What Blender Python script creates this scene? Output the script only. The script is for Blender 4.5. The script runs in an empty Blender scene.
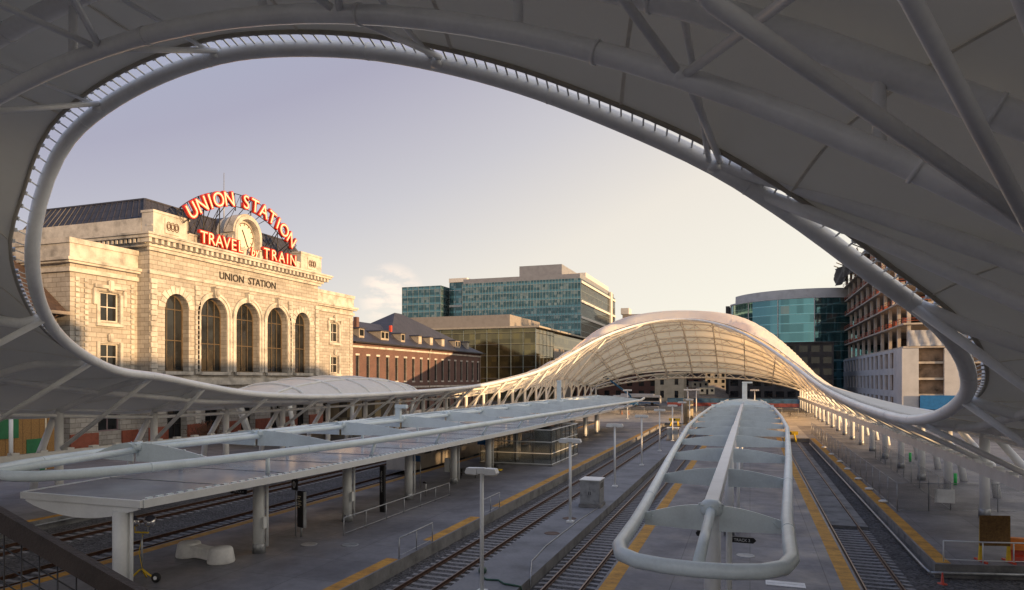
import bpy, bmesh, math, random
from mathutils import Vector, Matrix
R = math.radians
rnd = random.Random(7)
sc = bpy.context.scene
COL = sc.collection
V = Vector

# ------------------------------------------------------------------ materials
def newmat(name):
    m = bpy.data.materials.new(name); m.use_nodes = True
    nt = m.node_tree; nt.nodes.clear()
    out = nt.nodes.new('ShaderNodeOutputMaterial')
    b = nt.nodes.new('ShaderNodeBsdfPrincipled')
    nt.links.new(b.outputs[0], out.inputs[0])
    return m, nt, b

def mixcol(nt, fac, a, b, mode='MIX'):
    n = nt.nodes.new('ShaderNodeMix'); n.data_type = 'RGBA'; n.blend_type = mode
    for sock, val in ((n.inputs[0], fac), (n.inputs[6], a), (n.inputs[7], b)):
        if hasattr(val, 'is_linked') or hasattr(val, 'links'): nt.links.new(val, sock)
        else: sock.default_value = val if not isinstance(val, tuple) else (*val, 1)[:4]
    return n.outputs[2]

def coord(nt, scale=(1, 1, 1), rot=(0, 0, 0)):
    tc = nt.nodes.new('ShaderNodeTexCoord'); mp = nt.nodes.new('ShaderNodeMapping')
    mp.inputs['Scale'].default_value = scale; mp.inputs['Rotation'].default_value = rot
    nt.links.new(tc.outputs['Object'], mp.inputs[0]); return mp.outputs[0]

def noise(nt, vec, scale, detail=5, rough=.6):
    n = nt.nodes.new('ShaderNodeTexNoise'); n.inputs['Scale'].default_value = scale
    n.inputs['Detail'].default_value = detail; n.inputs['Roughness'].default_value = rough
    nt.links.new(vec, n.inputs['Vector']); return n.outputs['Fac']

def ramp(nt, fac, stops):
    n = nt.nodes.new('ShaderNodeValToRGB'); nt.links.new(fac, n.inputs[0])
    el = n.color_ramp.elements
    while len(el) < len(stops): el.new(.5)
    for e, (p, c) in zip(el, stops): e.position = p; e.color = (*c, 1)[:4] if isinstance(c, tuple) else (c, c, c, 1)
    return n.outputs[0]

def bump(nt, b, h, strength=.3, dist=.05):
    n = nt.nodes.new('ShaderNodeBump'); n.inputs['Strength'].default_value = strength
    n.inputs['Distance'].default_value = dist; nt.links.new(h, n.inputs['Height'])
    nt.links.new(n.outputs[0], b.inputs['Normal'])

def basic(name, col, rough=.6, metal=0., var=.12, scale=1.5, bmp=0., fine=0.):
    m, nt, b = newmat(name)
    v = coord(nt)
    f = noise(nt, v, scale, 6)
    lo = tuple(c * (1 - var * 1.6) for c in col); hi = tuple(min(1, c * (1 + var)) for c in col)
    c = ramp(nt, f, [(.3, lo), (.5, col), (.72, hi)])
    if fine:
        g = noise(nt, v, scale * 14, 3)
        c = mixcol(nt, fine, c, ramp(nt, g, [(.35, 0.25), (.65, 1.)]), 'MULTIPLY')
    nt.links.new(c, b.inputs['Base Color'])
    b.inputs['Roughness'].default_value = rough; b.inputs['Metallic'].default_value = metal
    if bmp: bump(nt, b, noise(nt, v, scale * 8, 4), bmp, .03)
    return m

def brickmat(name, c1, c2, mort, bw, bh, axis='Y', rough=.85, ms=.012, var=.25, bmp=.5, stain=.25):
    """masonry on vertical walls; axis = the horizontal axis the wall runs along ('YX': both)"""
    m, nt, b = newmat(name)
    tc = nt.nodes.new('ShaderNodeTexCoord'); sp = nt.nodes.new('ShaderNodeSeparateXYZ')
    nt.links.new(tc.outputs['Object'], sp.inputs[0])
    ad = nt.nodes.new('ShaderNodeMath'); ad.operation = 'ADD'
    nt.links.new(sp.outputs[0], ad.inputs[0]); nt.links.new(sp.outputs[1], ad.inputs[1])
    cb = nt.nodes.new('ShaderNodeCombineXYZ'); nt.links.new(ad.outputs[0], cb.inputs[0]); nt.links.new(sp.outputs[2], cb.inputs[1])
    br = nt.nodes.new('ShaderNodeTexBrick'); nt.links.new(cb.outputs[0], br.inputs['Vector'])
    br.inputs['Color1'].default_value = (*c1, 1); br.inputs['Color2'].default_value = (*c2, 1); br.inputs['Mortar'].default_value = (*mort, 1)
    br.inputs['Scale'].default_value = 1; br.inputs['Brick Width'].default_value = bw; br.inputs['Row Height'].default_value = bh
    br.inputs['Mortar Size'].default_value = ms; br.inputs['Bias'].default_value = 0
    f = noise(nt, tc.outputs['Object'], .35, 6)
    c = mixcol(nt, stain, br.outputs['Color'], ramp(nt, f, [(.3, .35), (.65, 1.)]), 'MULTIPLY')
    f2 = noise(nt, tc.outputs['Object'], 3., 4)
    c = mixcol(nt, var, c, ramp(nt, f2, [(.3, .5), (.7, 1.)]), 'MULTIPLY')
    nt.links.new(c, b.inputs['Base Color']); b.inputs['Roughness'].default_value = rough
    iv = nt.nodes.new('ShaderNodeMath'); iv.operation = 'SUBTRACT'; iv.inputs[0].default_value = 1
    nt.links.new(br.outputs['Fac'], iv.inputs[1])
    bump(nt, b, iv.outputs[0], bmp, .03)
    return m

def panelglass(name, tint, pw, ph, dark=.25, rough=.05, spec=.5, blind=.25, blindcol=(.5, .52, .5), metal=0.0, floor=4.0, spand=.28):
    """curtain-wall glass; every pane differs a little, spandrel band on every floor, some blinds down"""
    m, nt, b = newmat(name)
    tc = nt.nodes.new('ShaderNodeTexCoord'); sp = nt.nodes.new('ShaderNodeSeparateXYZ'); nt.links.new(tc.outputs['Object'], sp.inputs[0])
    def M(op, a, bb=None):
        n = nt.nodes.new('ShaderNodeMath'); n.operation = op
        for k, x in enumerate((a, bb)):
            if x is None: continue
            if isinstance(x, (int, float)): n.inputs[k].default_value = x
            else: nt.links.new(x, n.inputs[k])
        return n.outputs[0]
    h = M('ADD', sp.outputs[0], sp.outputs[1])
    cu = M('FLOOR', M('DIVIDE', h, pw)); cv = M('FLOOR', M('DIVIDE', sp.outputs[2], ph))
    cb = nt.nodes.new('ShaderNodeCombineXYZ'); nt.links.new(cu, cb.inputs[0]); nt.links.new(cv, cb.inputs[1])
    wn = nt.nodes.new('ShaderNodeTexWhiteNoise'); wn.noise_dimensions = '3D'; nt.links.new(cb.outputs[0], wn.inputs['Vector'])
    fz = M('FRACT', M('DIVIDE', sp.outputs[2], floor))
    isp = M('LESS_THAN', fz, spand)
    base = ramp(nt, wn.outputs['Value'], [(0, tuple(x * .6 for x in tint)), (1 - blind, tuple(x * 1. for x in tint)), (1 - blind + .02, tuple(x * .8 for x in blindcol)), (1, blindcol)])
    base = mixcol(nt, isp, base, tuple(x * 1.5 for x in tint))
    nt.links.new(base, b.inputs['Base Color'])
    b.inputs['Roughness'].default_value = rough; b.inputs['Metallic'].default_value = metal
    b.inputs['Specular IOR Level'].default_value = spec
    n2 = noise(nt, tc.outputs['Object'], .12, 2)
    ad = M('ADD', M('MULTIPLY', wn.outputs['Value'], .08), M('MULTIPLY', n2, .25))
    bump(nt, b, ad, .05, .2)
    return m

MT = {}
MT['steel'] = basic('white_painted_steel', (.76, .77, .76), .38, 0, .06, .8, .0, .06)
MT['hallsteel'] = basic('hall_painted_steel', (.87, .87, .86), .3, 0, .08, .5, .0, .06)
def fabricmat(name, lo, hi, tcol, fac):
    m, nt, b = newmat(name); v = coord(nt); out = [n for n in nt.nodes if n.type == 'OUTPUT_MATERIAL'][0]
    c = ramp(nt, noise(nt, v, .25, 6), [(.3, lo), (.7, hi)])
    nt.links.new(c, b.inputs['Base Color']); b.inputs['Roughness'].default_value = .7
    bump(nt, b, noise(nt, coord(nt, (1, .35, 1), (0, 0, .5)), .9, 4), .22, .12)
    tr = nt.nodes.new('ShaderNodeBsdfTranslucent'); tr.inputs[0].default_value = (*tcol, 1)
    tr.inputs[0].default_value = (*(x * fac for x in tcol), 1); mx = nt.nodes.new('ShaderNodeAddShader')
    nt.links.new(b.outputs[0], mx.inputs[0]); nt.links.new(tr.outputs[0], mx.inputs[1]); nt.links.new(mx.outputs[0], out.inputs[0]); return m
MT['fabric'] = fabricmat('roof_fabric', (.63, .61, .55), (.69, .67, .61), (.9, .86, .76), .06)
MT['glowfabric'] = fabricmat('translucent_glow_roof', (.46, .46, .46), (.52, .52, .52), (1., .78, .47), .68)  # golden sun glow of the far vault is put into the translucent colour
MT['seam'] = basic('fabric_seam', (.75, .7, .6), .8)
MT['edgeframe'] = basic('dark_edge_frame', (.40, .36, .30), .5)
MT['clamp'] = basic('galvanised_clamp', (.75, .75, .74), .4, .5)
MT['canopysteel'] = basic('canopy_blue_white_steel', (.73, .82, .84), .33, 0, .08, .9, .0, .08)
MT['galv'] = basic('galvanised_steel', (.38, .39, .40), .45, .6, .2, 3)
MT['darkmetal'] = basic('dark_metal', (.035, .032, .03), .45, .3)
MT['black'] = basic('black_paint', (.015, .015, .017), .4)
MT['brown'] = basic('brown_rail_paint', (.06, .045, .035), .42, .2, .2, 6, .2)
MT['white'] = basic('white_sign_paint', (.8, .8, .78), .5)
MT['chrome'] = basic('polished_metal', (.75, .75, .76), .12, 1., .05)
MT['concrete_bench'] = basic('pale_concrete', (.74, .73, .71), .8, 0, .1, 3, .2, .1)
MT['wallconc'] = basic('platform_wall_concrete', (.22, .215, .21), .9, 0, .3, .9, .3, .2)
MT['kerbconc'] = basic('middle_strip_concrete', (.22, .22, .23), .85, 0, .2, .5, .2, .15)
MT['dormertrim'] = basic('dormer_trim', (.34, .30, .25), .8, 0, .15, 1)
MT['officemetal'] = basic('office_metal_panel', (.27, .275, .30), .5, .2, .1, .4)
MT['barrier'] = basic('barrier_concrete', (.33, .31, .29), .9, 0, .2, 1.2)
MT['ballast'] = None
MT['rail'] = basic('rusty_rail', (.10, .05, .03), .5, .5, .3, 5)
MT['railhead'] = basic('worn_rail_head', (.22, .16, .13), .35, .8, .2, 4)
MT['sleeper'] = basic('concrete_sleeper', (.26, .25, .25), .9, 0, .25, 3, .2)
MT['yellow'] = basic('safety_yellow', (.75, .50, .03), .5, 0, .1, 3)
MT['red'] = basic('red_plastic', (.62, .07, .035), .45)
MT['rust'] = basic('rusty_iron', (.12, .075, .055), .7, .2, .3, 7)
MT['greendoor'] = basic('green_paint', (.02, .16, .06), .6)
MT['hose'] = basic('green_hose', (.03, .09, .06), .4)
MT['rubber'] = basic('black_rubber', (.02, .02, .02), .7)
MT['bluewrap'] = basic('blue_fence_wrap', (.045, .12, .25), .7, 0, .35, .7)
MT['redwrap'] = basic('red_fence_wrap', (.24, .065, .075), .7, 0, .3, .8)
MT['windowframe'] = basic('dark_window_frame', (.035, .03, .026), .5)
MT['bronzeframe'] = basic('bronze_window_frame', (.13, .095, .06), .4, .3, .2, 2)
MT['mauveframe'] = basic('mauve_window_frame', (.24, .17, .18), .6)
MT['lightpane'] = basic('window_blind', (.45, .42, .36), .7)
MT['downpipe'] = basic('pale_downpipe', (.30, .25, .21), .6)
MT['slate'] = None
MT['dome'] = basic('dome_fabric', (.72, .69, .64), .55, 0, .05)
MT['rednen'] = basic('red_sign_metal', (.60, .035, .018), .45, 0, .15, 2)
MT['letterface'] = basic('cream_letter_face', (.80, .70, .52), .5, 0, .12, 2)
MT['clockface'] = basic('clock_face', (.72, .66, .55), .5, 0, .06)
MT['orange'] = basic('orange_plastic', (.75, .22, .03), .5)
MT['bluepaint'] = basic('blue_machine_paint', (.02, .16, .42), .4)
MT['carpaints'] = [basic('car_paint_%s' % n, c, .3) for n, c in (('white', (.7, .7, .7)), ('grey', (.2, .2, .22)), ('red', (.4, .03, .03)), ('dark', (.04, .045, .06)))]
MT['carglass'] = basic('car_glass', (.02, .025, .03), .08)
MT['foliage'] = basic('red_twig_foliage', (.16, .07, .035), .8, 0, .4, 6)
MT['green'] = basic('bright_green_sleeve', (.05, .55, .12), .6)
MT['tan'] = basic('tan_metal_panel', (.27, .245, .225), .7, 0, .08, .6)
MT['beige'] = basic('beige_stucco', (.42, .37, .28), .85, 0, .15, .5)
MT['bldwhite'] = basic('white_precast', (.56, .56, .57), .8, 0, .1, .35, .1, .08)
MT['rawconc'] = basic('raw_concrete_frame', (.50, .44, .37), .9, 0, .25, .4, .2)
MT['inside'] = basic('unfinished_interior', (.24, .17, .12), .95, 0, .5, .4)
MT['orangenet'] = basic('orange_safety_rail', (.42, .11, .06), .8, 0, .4, 1.2)
MT['tarp'] = basic('black_tarpaulin', (.025, .025, .03), .6, 0, .3, 1.5, .5)
MT['greytarp'] = basic('grey_sheeting', (.40, .41, .44), .6, 0, .2, .8, .6)
MT['mullion'] = basic('curtain_wall_mullion', (.30, .36, .37), .35, .4)
MT['spandrelwhite'] = basic('white_spandrel', (.66, .63, .60), .6)
MT['darkbldg'] = basic('dark_facade', (.055, .05, .05), .7, 0, .4, .3)
MT['coach'] = basic('silver_coach_body', (.62, .58, .52), .32, .35, .12, 1)
MT['paneglass'] = basic('dark_window_glass', (.018, .02, .022), .06, 0, .5, .25)
MT['canopyglass'] = None

# station limestone, brick and so on
MT['stone'] = brickmat('limestone_ashlar', (.56, .525, .48), (.40, .37, .33), (.27, .245, .21), 1.35, .55, ms=.035, var=.42, stain=.42)
MT['stonedet'] = basic('limestone_trim', (.52, .49, .445), .85, 0, .3, .6, .3, .15)
MT['granite'] = basic('red_granite_base', (.30, .085, .05), .6, 0, .2, 2, 0, .2)
MT['brick'] = brickmat('red_brown_brick', (.175, .083, .07), (.125, .064, .056), (.17, .12, .10), .42, .15, ms=.02, var=.4, stain=.35, bmp=.3)
MT['brickdark'] = brickmat('dark_brick', (.13, .05, .035), (.09, .04, .03), (.12, .09, .08), .5, .2, ms=.02)
MT['hoard'] = None

def special():
    # slate / standing-seam roofing
    m, nt, b = newmat('slate_roof')
    v = coord(nt); br = nt.nodes.new('ShaderNodeTexBrick'); nt.links.new(v, br.inputs['Vector'])
    br.inputs['Scale'].default_value = 1; br.inputs['Brick Width'].default_value = .6; br.inputs['Row Height'].default_value = .5
    br.inputs['Color1'].default_value = (.055, .055, .075, 1); br.inputs['Color2'].default_value = (.04, .042, .058, 1); br.inputs['Mortar'].default_value = (.022, .022, .03, 1)
    c = mixcol(nt, .5, br.outputs['Color'], ramp(nt, noise(nt, v, .5), [(.3, .4), (.7, 1.)]), 'MULTIPLY')
    nt.links.new(c, b.inputs['Base Color']); b.inputs['Roughness'].default_value = .55
    bump(nt, b, br.outputs['Fac'], .3, .02); MT['slate'] = m
    m, nt, b = newmat('brown_tile_roof'); v = coord(nt)
    c = ramp(nt, noise(nt, v, 2.5, 6), [(.3, (.03, .02, .017)), (.7, (.085, .052, .038))])
    nt.links.new(c, b.inputs['Base Color']); b.inputs['Roughness'].default_value = .8; MT['brownroof'] = m
    # ballast stones
    m, nt, b = newmat('track_ballast'); v = coord(nt)
    vo = nt.nodes.new('ShaderNodeTexVoronoi'); vo.inputs['Scale'].default_value = 9; nt.links.new(v, vo.inputs['Vector'])
    c = ramp(nt, vo.outputs['Color'], [(.1, (.045, .043, .045)), (.9, (.17, .165, .17))])
    c = mixcol(nt, .6, c, ramp(nt, noise(nt, v, .6), [(.3, (.45, .40, .36)), (.7, (1., 1., 1.))]), 'MULTIPLY')
    nt.links.new(c, b.inputs['Base Color']); b.inputs['Roughness'].default_value = .95
    bump(nt, b, vo.outputs['Distance'], 1., .08); MT['ballast'] = m
    # platform paving with joints and stains
    def paving(name, c0, jx, jy):
        m, nt, b = newmat(name); v = coord(nt)
        br = nt.nodes.new('ShaderNodeTexBrick'); nt.links.new(v, br.inputs['Vector']); br.offset = 0
        br.inputs['Scale'].default_value = 1; br.inputs['Brick Width'].default_value = jx; br.inputs['Row Height'].default_value = jy
        br.inputs['Mortar Size'].default_value = .018; br.inputs['Mortar Smooth'].default_value = .3
        br.inputs['Color1'].default_value = (*c0, 1); br.inputs['Color2'].default_value = (*(x * .86 for x in c0), 1); br.inputs['Mortar'].default_value = (*(x * .45 for x in c0), 1)
        c = mixcol(nt, .8, br.outputs['Color'], ramp(nt, noise(nt, v, .22, 8, .7), [(.34, (.42, .41, .43)), (.6, (1, 1, 1))]), 'MULTIPLY')
        c = mixcol(nt, .35, c, ramp(nt, noise(nt, v, 2.2, 8, .75), [(.35, .45), (.6, 1.)]), 'MULTIPLY')
        nt.links.new(c, b.inputs['Base Color'])
        rr = ramp(nt, noise(nt, v, .35, 5), [(.35, .42), (.7, .75)]); nt.links.new(rr, b.inputs['Roughness'])
        bump(nt, b, noise(nt, v, 18, 4), .12, .02); return m
    MT['paving'] = paving('platform_paving', (.235, .23, .245), 3.0, 3.0)
    MT['plaza'] = paving('plaza_paving', (.56, .52, .46), 4.0, 4.0)
    MT['asphalt'] = paving('asphalt', (.055, .052, .055), 40, 40)
    # tactile strip: worn yellow-orange slabs
    m, nt, b = newmat('tactile_strip'); v = coord(nt)
    br = nt.nodes.new('ShaderNodeTexBrick'); nt.links.new(v, br.inputs['Vector']); br.offset = 0
    br.inputs['Scale'].default_value = 1; br.inputs['Brick Width'].default_value = 10; br.inputs['Row Height'].default_value = .6
    br.inputs['Mortar Size'].default_value = .012
    br.inputs['Color1'].default_value = (.62, .31, .035, 1); br.inputs['Color2'].default_value = (.54, .26, .03, 1); br.inputs['Mortar'].default_value = (.2, .12, .04, 1)
    c = mixcol(nt, .75, br.outputs['Color'], ramp(nt, noise(nt, v, 1.1, 9, .8), [(.34, (.34, .30, .28)), (.56, (1, 1, 1))]), 'MULTIPLY')
    nt.links.new(c, b.inputs['Base Color']); b.inputs['Roughness'].default_value = .7
    vo = nt.nodes.new('ShaderNodeTexVoronoi'); vo.inputs['Scale'].default_value = 16; vo.inputs['Randomness'].default_value = 0; nt.links.new(v, vo.inputs['Vector'])
    bump(nt, b, vo.outputs['Distance'], .4, .02); MT['tactile'] = m
    # OSB hoarding board
    m, nt, b = newmat('osb_board'); v = coord(nt)
    c = ramp(nt, noise(nt, v, 9, 4, .8), [(.3, (.20, .10, .035)), (.7, (.46, .26, .085))])
    w = nt.nodes.new('ShaderNodeTexWave'); w.inputs['Scale'].default_value = .42; w.bands_direction = 'Y'; nt.links.new(v, w.inputs['Vector'])
    c = mixcol(nt, .5, c, ramp(nt, w.outputs['Fac'], [(0., .2), (.06, 1.)]), 'MULTIPLY')
    nt.links.new(c, b.inputs['Base Color']); b.inputs['Roughness'].default_value = .85; MT['hoard'] = m
    # dusty glass for the canopy deck (reflects the sky)
    m, nt, b = newmat('canopy_glass'); v = coord(nt)
    c = ramp(nt, noise(nt, v, .5, 6), [(.3, (.26, .26, .30)), (.7, (.38, .37, .41))])
    nt.links.new(c, b.inputs['Base Color']); b.inputs['Roughness'].default_value = .16; b.inputs['Specular IOR Level'].default_value = .55
    MT['canopyglass'] = m
    # clear kiosk glass
    m, nt, b = newmat('kiosk_glass')
    b.inputs['Base Color'].default_value = (.22, .24, .23, 1); b.inputs['Roughness'].default_value = .03
    b.inputs['Transmission Weight'].default_value = .0; b.inputs['Alpha'].default_value = .3; MT['kioskglass'] = m
    # wire mesh / chain link (cut out procedurally on a thin panel)
    def meshmat(name, col, pitch, wire, diag):
        m, nt, b = newmat(name)
        tc = nt.nodes.new('ShaderNodeTexCoord'); sp = nt.nodes.new('ShaderNodeSeparateXYZ'); nt.links.new(tc.outputs['Object'], sp.inputs[0])
        def M(op, a, bb):
            n = nt.nodes.new('ShaderNodeMath'); n.operation = op
            for k, x in enumerate((a, bb)):
                if isinstance(x, (int, float)): n.inputs[k].default_value = x
                elif x is not None: nt.links.new(x, n.inputs[k])
            return n.outputs[0]
        h = M('ADD', sp.outputs[0], sp.outputs[1]); z = sp.outputs[2]
        a, bb = (M('ADD', h, z), M('SUBTRACT', h, z)) if diag else (h, z)
        f = M('MAXIMUM', M('LESS_THAN', M('FRACT', M('DIVIDE', a, pitch), None), wire), M('LESS_THAN', M('FRACT', M('DIVIDE', bb, pitch), None), wire))
        nt.links.new(f, b.inputs['Alpha']); b.inputs['Base Color'].default_value = (*col, 1)
        b.inputs['Roughness'].default_value = .5; return m
    MT['chain'] = meshmat('chain_link', (.12, .12, .125), .09, .11, True)
    MT['rebar'] = meshmat('safety_netting', (.35, .12, .07), .12, .4, False)
special()

# ------------------------------------------------------------------ mesh builder
class MB:
    def __init__(s): s.v = []; s.f = []; s.m = []; s.sm = []; s.mats = []
    def _mi(s, m):
        if m is None: return 0
        if m not in s.mats: s.mats.append(m)
        return s.mats.index(m)
    def add(s, vs, fs, mat=None, smooth=False):
        o = len(s.v); s.v += [tuple(v) for v in vs]; k = s._mi(mat)
        for f in fs: s.f.append(tuple(o + i for i in f)); s.m.append(k); s.sm.append(smooth)
        return s
    def quad(s, a, b, c, d, mat=None): return s.add((a, b, c, d), ((0, 1, 2, 3),), mat)
    def box(s, x0, x1, y0, y1, z0, z1, mat=None):
        vs = [(x, y, z) for x in (x0, x1) for y in (y0, y1) for z in (z0, z1)]
        return s.add(vs, ((0, 1, 3, 2), (4, 6, 7, 5), (0, 4, 5, 1), (2, 3, 7, 6), (0, 2, 6, 4), (1, 5, 7, 3)), mat)
    def bevbox(s, x0, x1, y0, y1, z0, z1, b=.02, mat=None):
        bm = bmesh.new(); bmesh.ops.create_cube(bm, size=1)
        for v in bm.verts: v.co = V(((x0 + x1) / 2 + v.co.x * (x1 - x0), (y0 + y1) / 2 + v.co.y * (y1 - y0), (z0 + z1) / 2 + v.co.z * (z1 - z0)))
        bmesh.ops.bevel(bm, geom=bm.edges[:], offset=b, segments=2, affect='EDGES')
        bm.verts.index_update(); s.add([v.co for v in bm.verts], [[v.index for v in f.verts] for f in bm.faces], mat); bm.free(); return s
    def obox(s, a, b, w, h, mat=None, up=(0, 0, 1)):
        """rectangular bar from a to b, w wide, h high (centred)"""
        a, b, up = V(a), V(b), V(up); d = (b - a).normalized(); sd = d.cross(up)
        if sd.length < 1e-4: sd = d.cross(V((0, 1, 0)))
        sd.normalize(); u = sd.cross(d)
        vs = [p + sd * (i * w / 2) + u * (j * h / 2) for p in (a, b) for i, j in ((-1, -1), (1, -1), (1, 1), (-1, 1))]
        return s.add(vs, ((3, 2, 1, 0), (4, 5, 6, 7), (0, 1, 5, 4), (1, 2, 6, 5), (2, 3, 7, 6), (3, 0, 4, 7)), mat)
    def tube(s, pts, r, n=10, mat=None, closed=False, caps=True):
        pts = [V(p) for p in pts]; N = len(pts); rs = r if isinstance(r, (list, tuple)) else [r] * N
        tg = []
        for i in range(N):
            if closed: t = pts[(i + 1) % N] - pts[i - 1]
            else: t = pts[min(i + 1, N - 1)] - pts[max(i - 1, 0)]
            tg.append(t.normalized())
        nrm = tg[0].orthogonal().normalized()
        if abs(tg[0].z) < .95:
            nrm = (V((0, 0, 1)) - tg[0] * tg[0].z).normalized()
        vs = []
        for i in range(N):
            nrm = (nrm - tg[i] * nrm.dot(tg[i])).normalized(); bn = tg[i].cross(nrm)
            for k in range(n):
                a = 2 * math.pi * k / n; vs.append(pts[i] + (nrm * math.cos(a) + bn * math.sin(a)) * rs[i])
        fs = []
        for i in range(N if closed else N - 1):
            j = (i + 1) % N
            for k in range(n):
                l = (k + 1) % n; fs.append((i * n + k, i * n + l, j * n + l, j * n + k))
        s.add(vs, fs, mat, True)
        if caps and not closed:
            o = len(s.v) - len(vs); mi = s._mi(mat)
            s.f.append(tuple(o + k for k in reversed(range(n)))); s.m.append(mi); s.sm.append(False)
            s.f.append(tuple(o + (N - 1) * n + k for k in range(n))); s.m.append(mi); s.sm.append(False)
        return s
    def lathe(s, c, prof, n=20, mat=None, smooth=True):
        c = V(c); vs = [c + V((r * math.cos(2 * math.pi * k / n), r * math.sin(2 * math.pi * k / n), z)) for r, z in prof for k in range(n)]
        fs = [(i * n + k, i * n + (k + 1) % n, (i + 1) * n + (k + 1) % n, (i + 1) * n + k) for i in range(len(prof) - 1) for k in range(n)]
        s.add(vs, fs, mat, smooth); o = len(s.v) - len(vs)
        for ring, rev in ((0, True), (len(prof) - 1, False)):
            if prof[ring][0] > 1e-4:
                ids = [o + ring * n + k for k in range(n)]; s.f.append(tuple(reversed(ids) if rev else ids)); s.m.append(s._mi(mat)); s.sm.append(False)
        return s
    def prism(s, poly, axis, a0, a1, mat=None):
        """poly: 2-D points; axis 'x','y','z' extruded from a0 to a1"""
        n = len(poly)
        def P(p, a): return {'x': (a, p[0], p[1]), 'y': (p[0], a, p[1]), 'z': (p[0], p[1], a)}[axis]
        vs = [P(p, a0) for p in poly] + [P(p, a1) for p in poly]
        fs = [tuple(reversed(range(n))), tuple(range(n, 2 * n))] + [(i, (i + 1) % n, n + (i + 1) % n, n + i) for i in range(n)]
        return s.add(vs, fs, mat)
    def parts(s):
        p = list(range(len(s.v)))
        def fd(a):
            while p[a] != a: p[a] = p[p[a]]; a = p[a]
            return a
        for f in s.f:
            for k in f[1:]: p[fd(k)] = fd(f[0])
        grp = {}
        for n, f in enumerate(s.f): grp.setdefault(fd(f[0]), []).append(n)
        for ids in grp.values():
            q = type(s)(); q.mats = list(s.mats); mp_ = {}
            for n in ids:
                for k in s.f[n]:
                    if k not in mp_: mp_[k] = len(q.v); q.v.append(s.v[k])
                q.f.append(tuple(mp_[k] for k in s.f[n])); q.m.append(s.m[n]); q.sm.append(s.sm[n])
            yield q
    def split(s, name, mat=None, parent=None):
        """every loose piece becomes a part of its own"""
        return [q.build(name, mat, parent) for q in s.parts()]
    def build(s, name, mat=None, parent=None, loc=None):
        me = bpy.data.meshes.new(name); me.from_pydata(s.v, [], s.f)
        if mat is not None and not s.mats: me.materials.append(mat)
        for m in s.mats: me.materials.append(m)
        if len(s.mats) > 1: me.polygons.foreach_set('material_index', s.m)
        me.polygons.foreach_set('use_smooth', s.sm)
        bm = bmesh.new(); bm.from_mesh(me); bmesh.ops.recalc_face_normals(bm, faces=bm.faces[:]); bm.to_mesh(me); bm.free()
        o = bpy.data.objects.new(name, me); COL.objects.link(o)
        if parent is not None: o.parent = parent
        if loc is not None: o.location = loc
        return o

def tag(o, label=None, cat=None, group=None, kind=None):
    if label: o['label'] = label
    if cat: o['category'] = cat
    if group: o['group'] = group
    if kind: o['kind'] = kind
    return o
def thing(name, label, cat, loc=(0, 0, 0), rz=0, group=None):
    o = bpy.data.objects.new(name, None); COL.objects.link(o); o.empty_display_size = .3
    o.location = loc; o.rotation_euler = (0, 0, rz); return tag(o, label, cat, group)
def copy_tree(o, parent=None):
    c = o.copy(); COL.objects.link(c); c.parent = parent
    for ch in o.children: copy_tree(ch, c)
    return c
def textmesh(txt, size, ext, bev=0., bold=.0, align='CENTER', shear=0):
    cu = bpy.data.curves.new('lettering', 'FONT'); cu.body = txt; cu.size = size; cu.extrude = ext; cu.bevel_depth = bev
    cu.offset = bold; cu.align_x = align; cu.shear = shear; cu.resolution_u = 4
    o = bpy.data.objects.new('lettering', cu); COL.objects.link(o)
    bpy.context.view_layer.update()
    me = bpy.data.meshes.new_from_object(o.evaluated_get(bpy.context.evaluated_depsgraph_get()))
    bpy.data.objects.remove(o); bpy.data.curves.remove(cu); return me
def textobj(name, txt, size, ext, mat, parent, M, bold=0., bev=0., align='CENTER', shear=0):
    me = textmesh(txt, size, ext, bev, bold, align, shear); me.materials.clear(); me.materials.append(mat)
    me.transform(M); o = bpy.data.objects.new(name, me); COL.objects.link(o); o.parent = parent; return o
FACE_X = Matrix(((0, 0, 1, 0), (1, 0, 0, 0), (0, 1, 0, 0), (0, 0, 0, 1)))        # reads from +X, running towards +Y
FACE_MY = Matrix(((1, 0, 0, 0), (0, 0, -1, 0), (0, 1, 0, 0), (0, 0, 0, 1)))     # reads from -Y, running towards +X

def smooth(a, b, x):
    t = max(0, min(1, (x - a) / (b - a))); return t * t * (3 - 2 * t)
def lerp(a, b, t): return a + (b - a) * t
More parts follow.
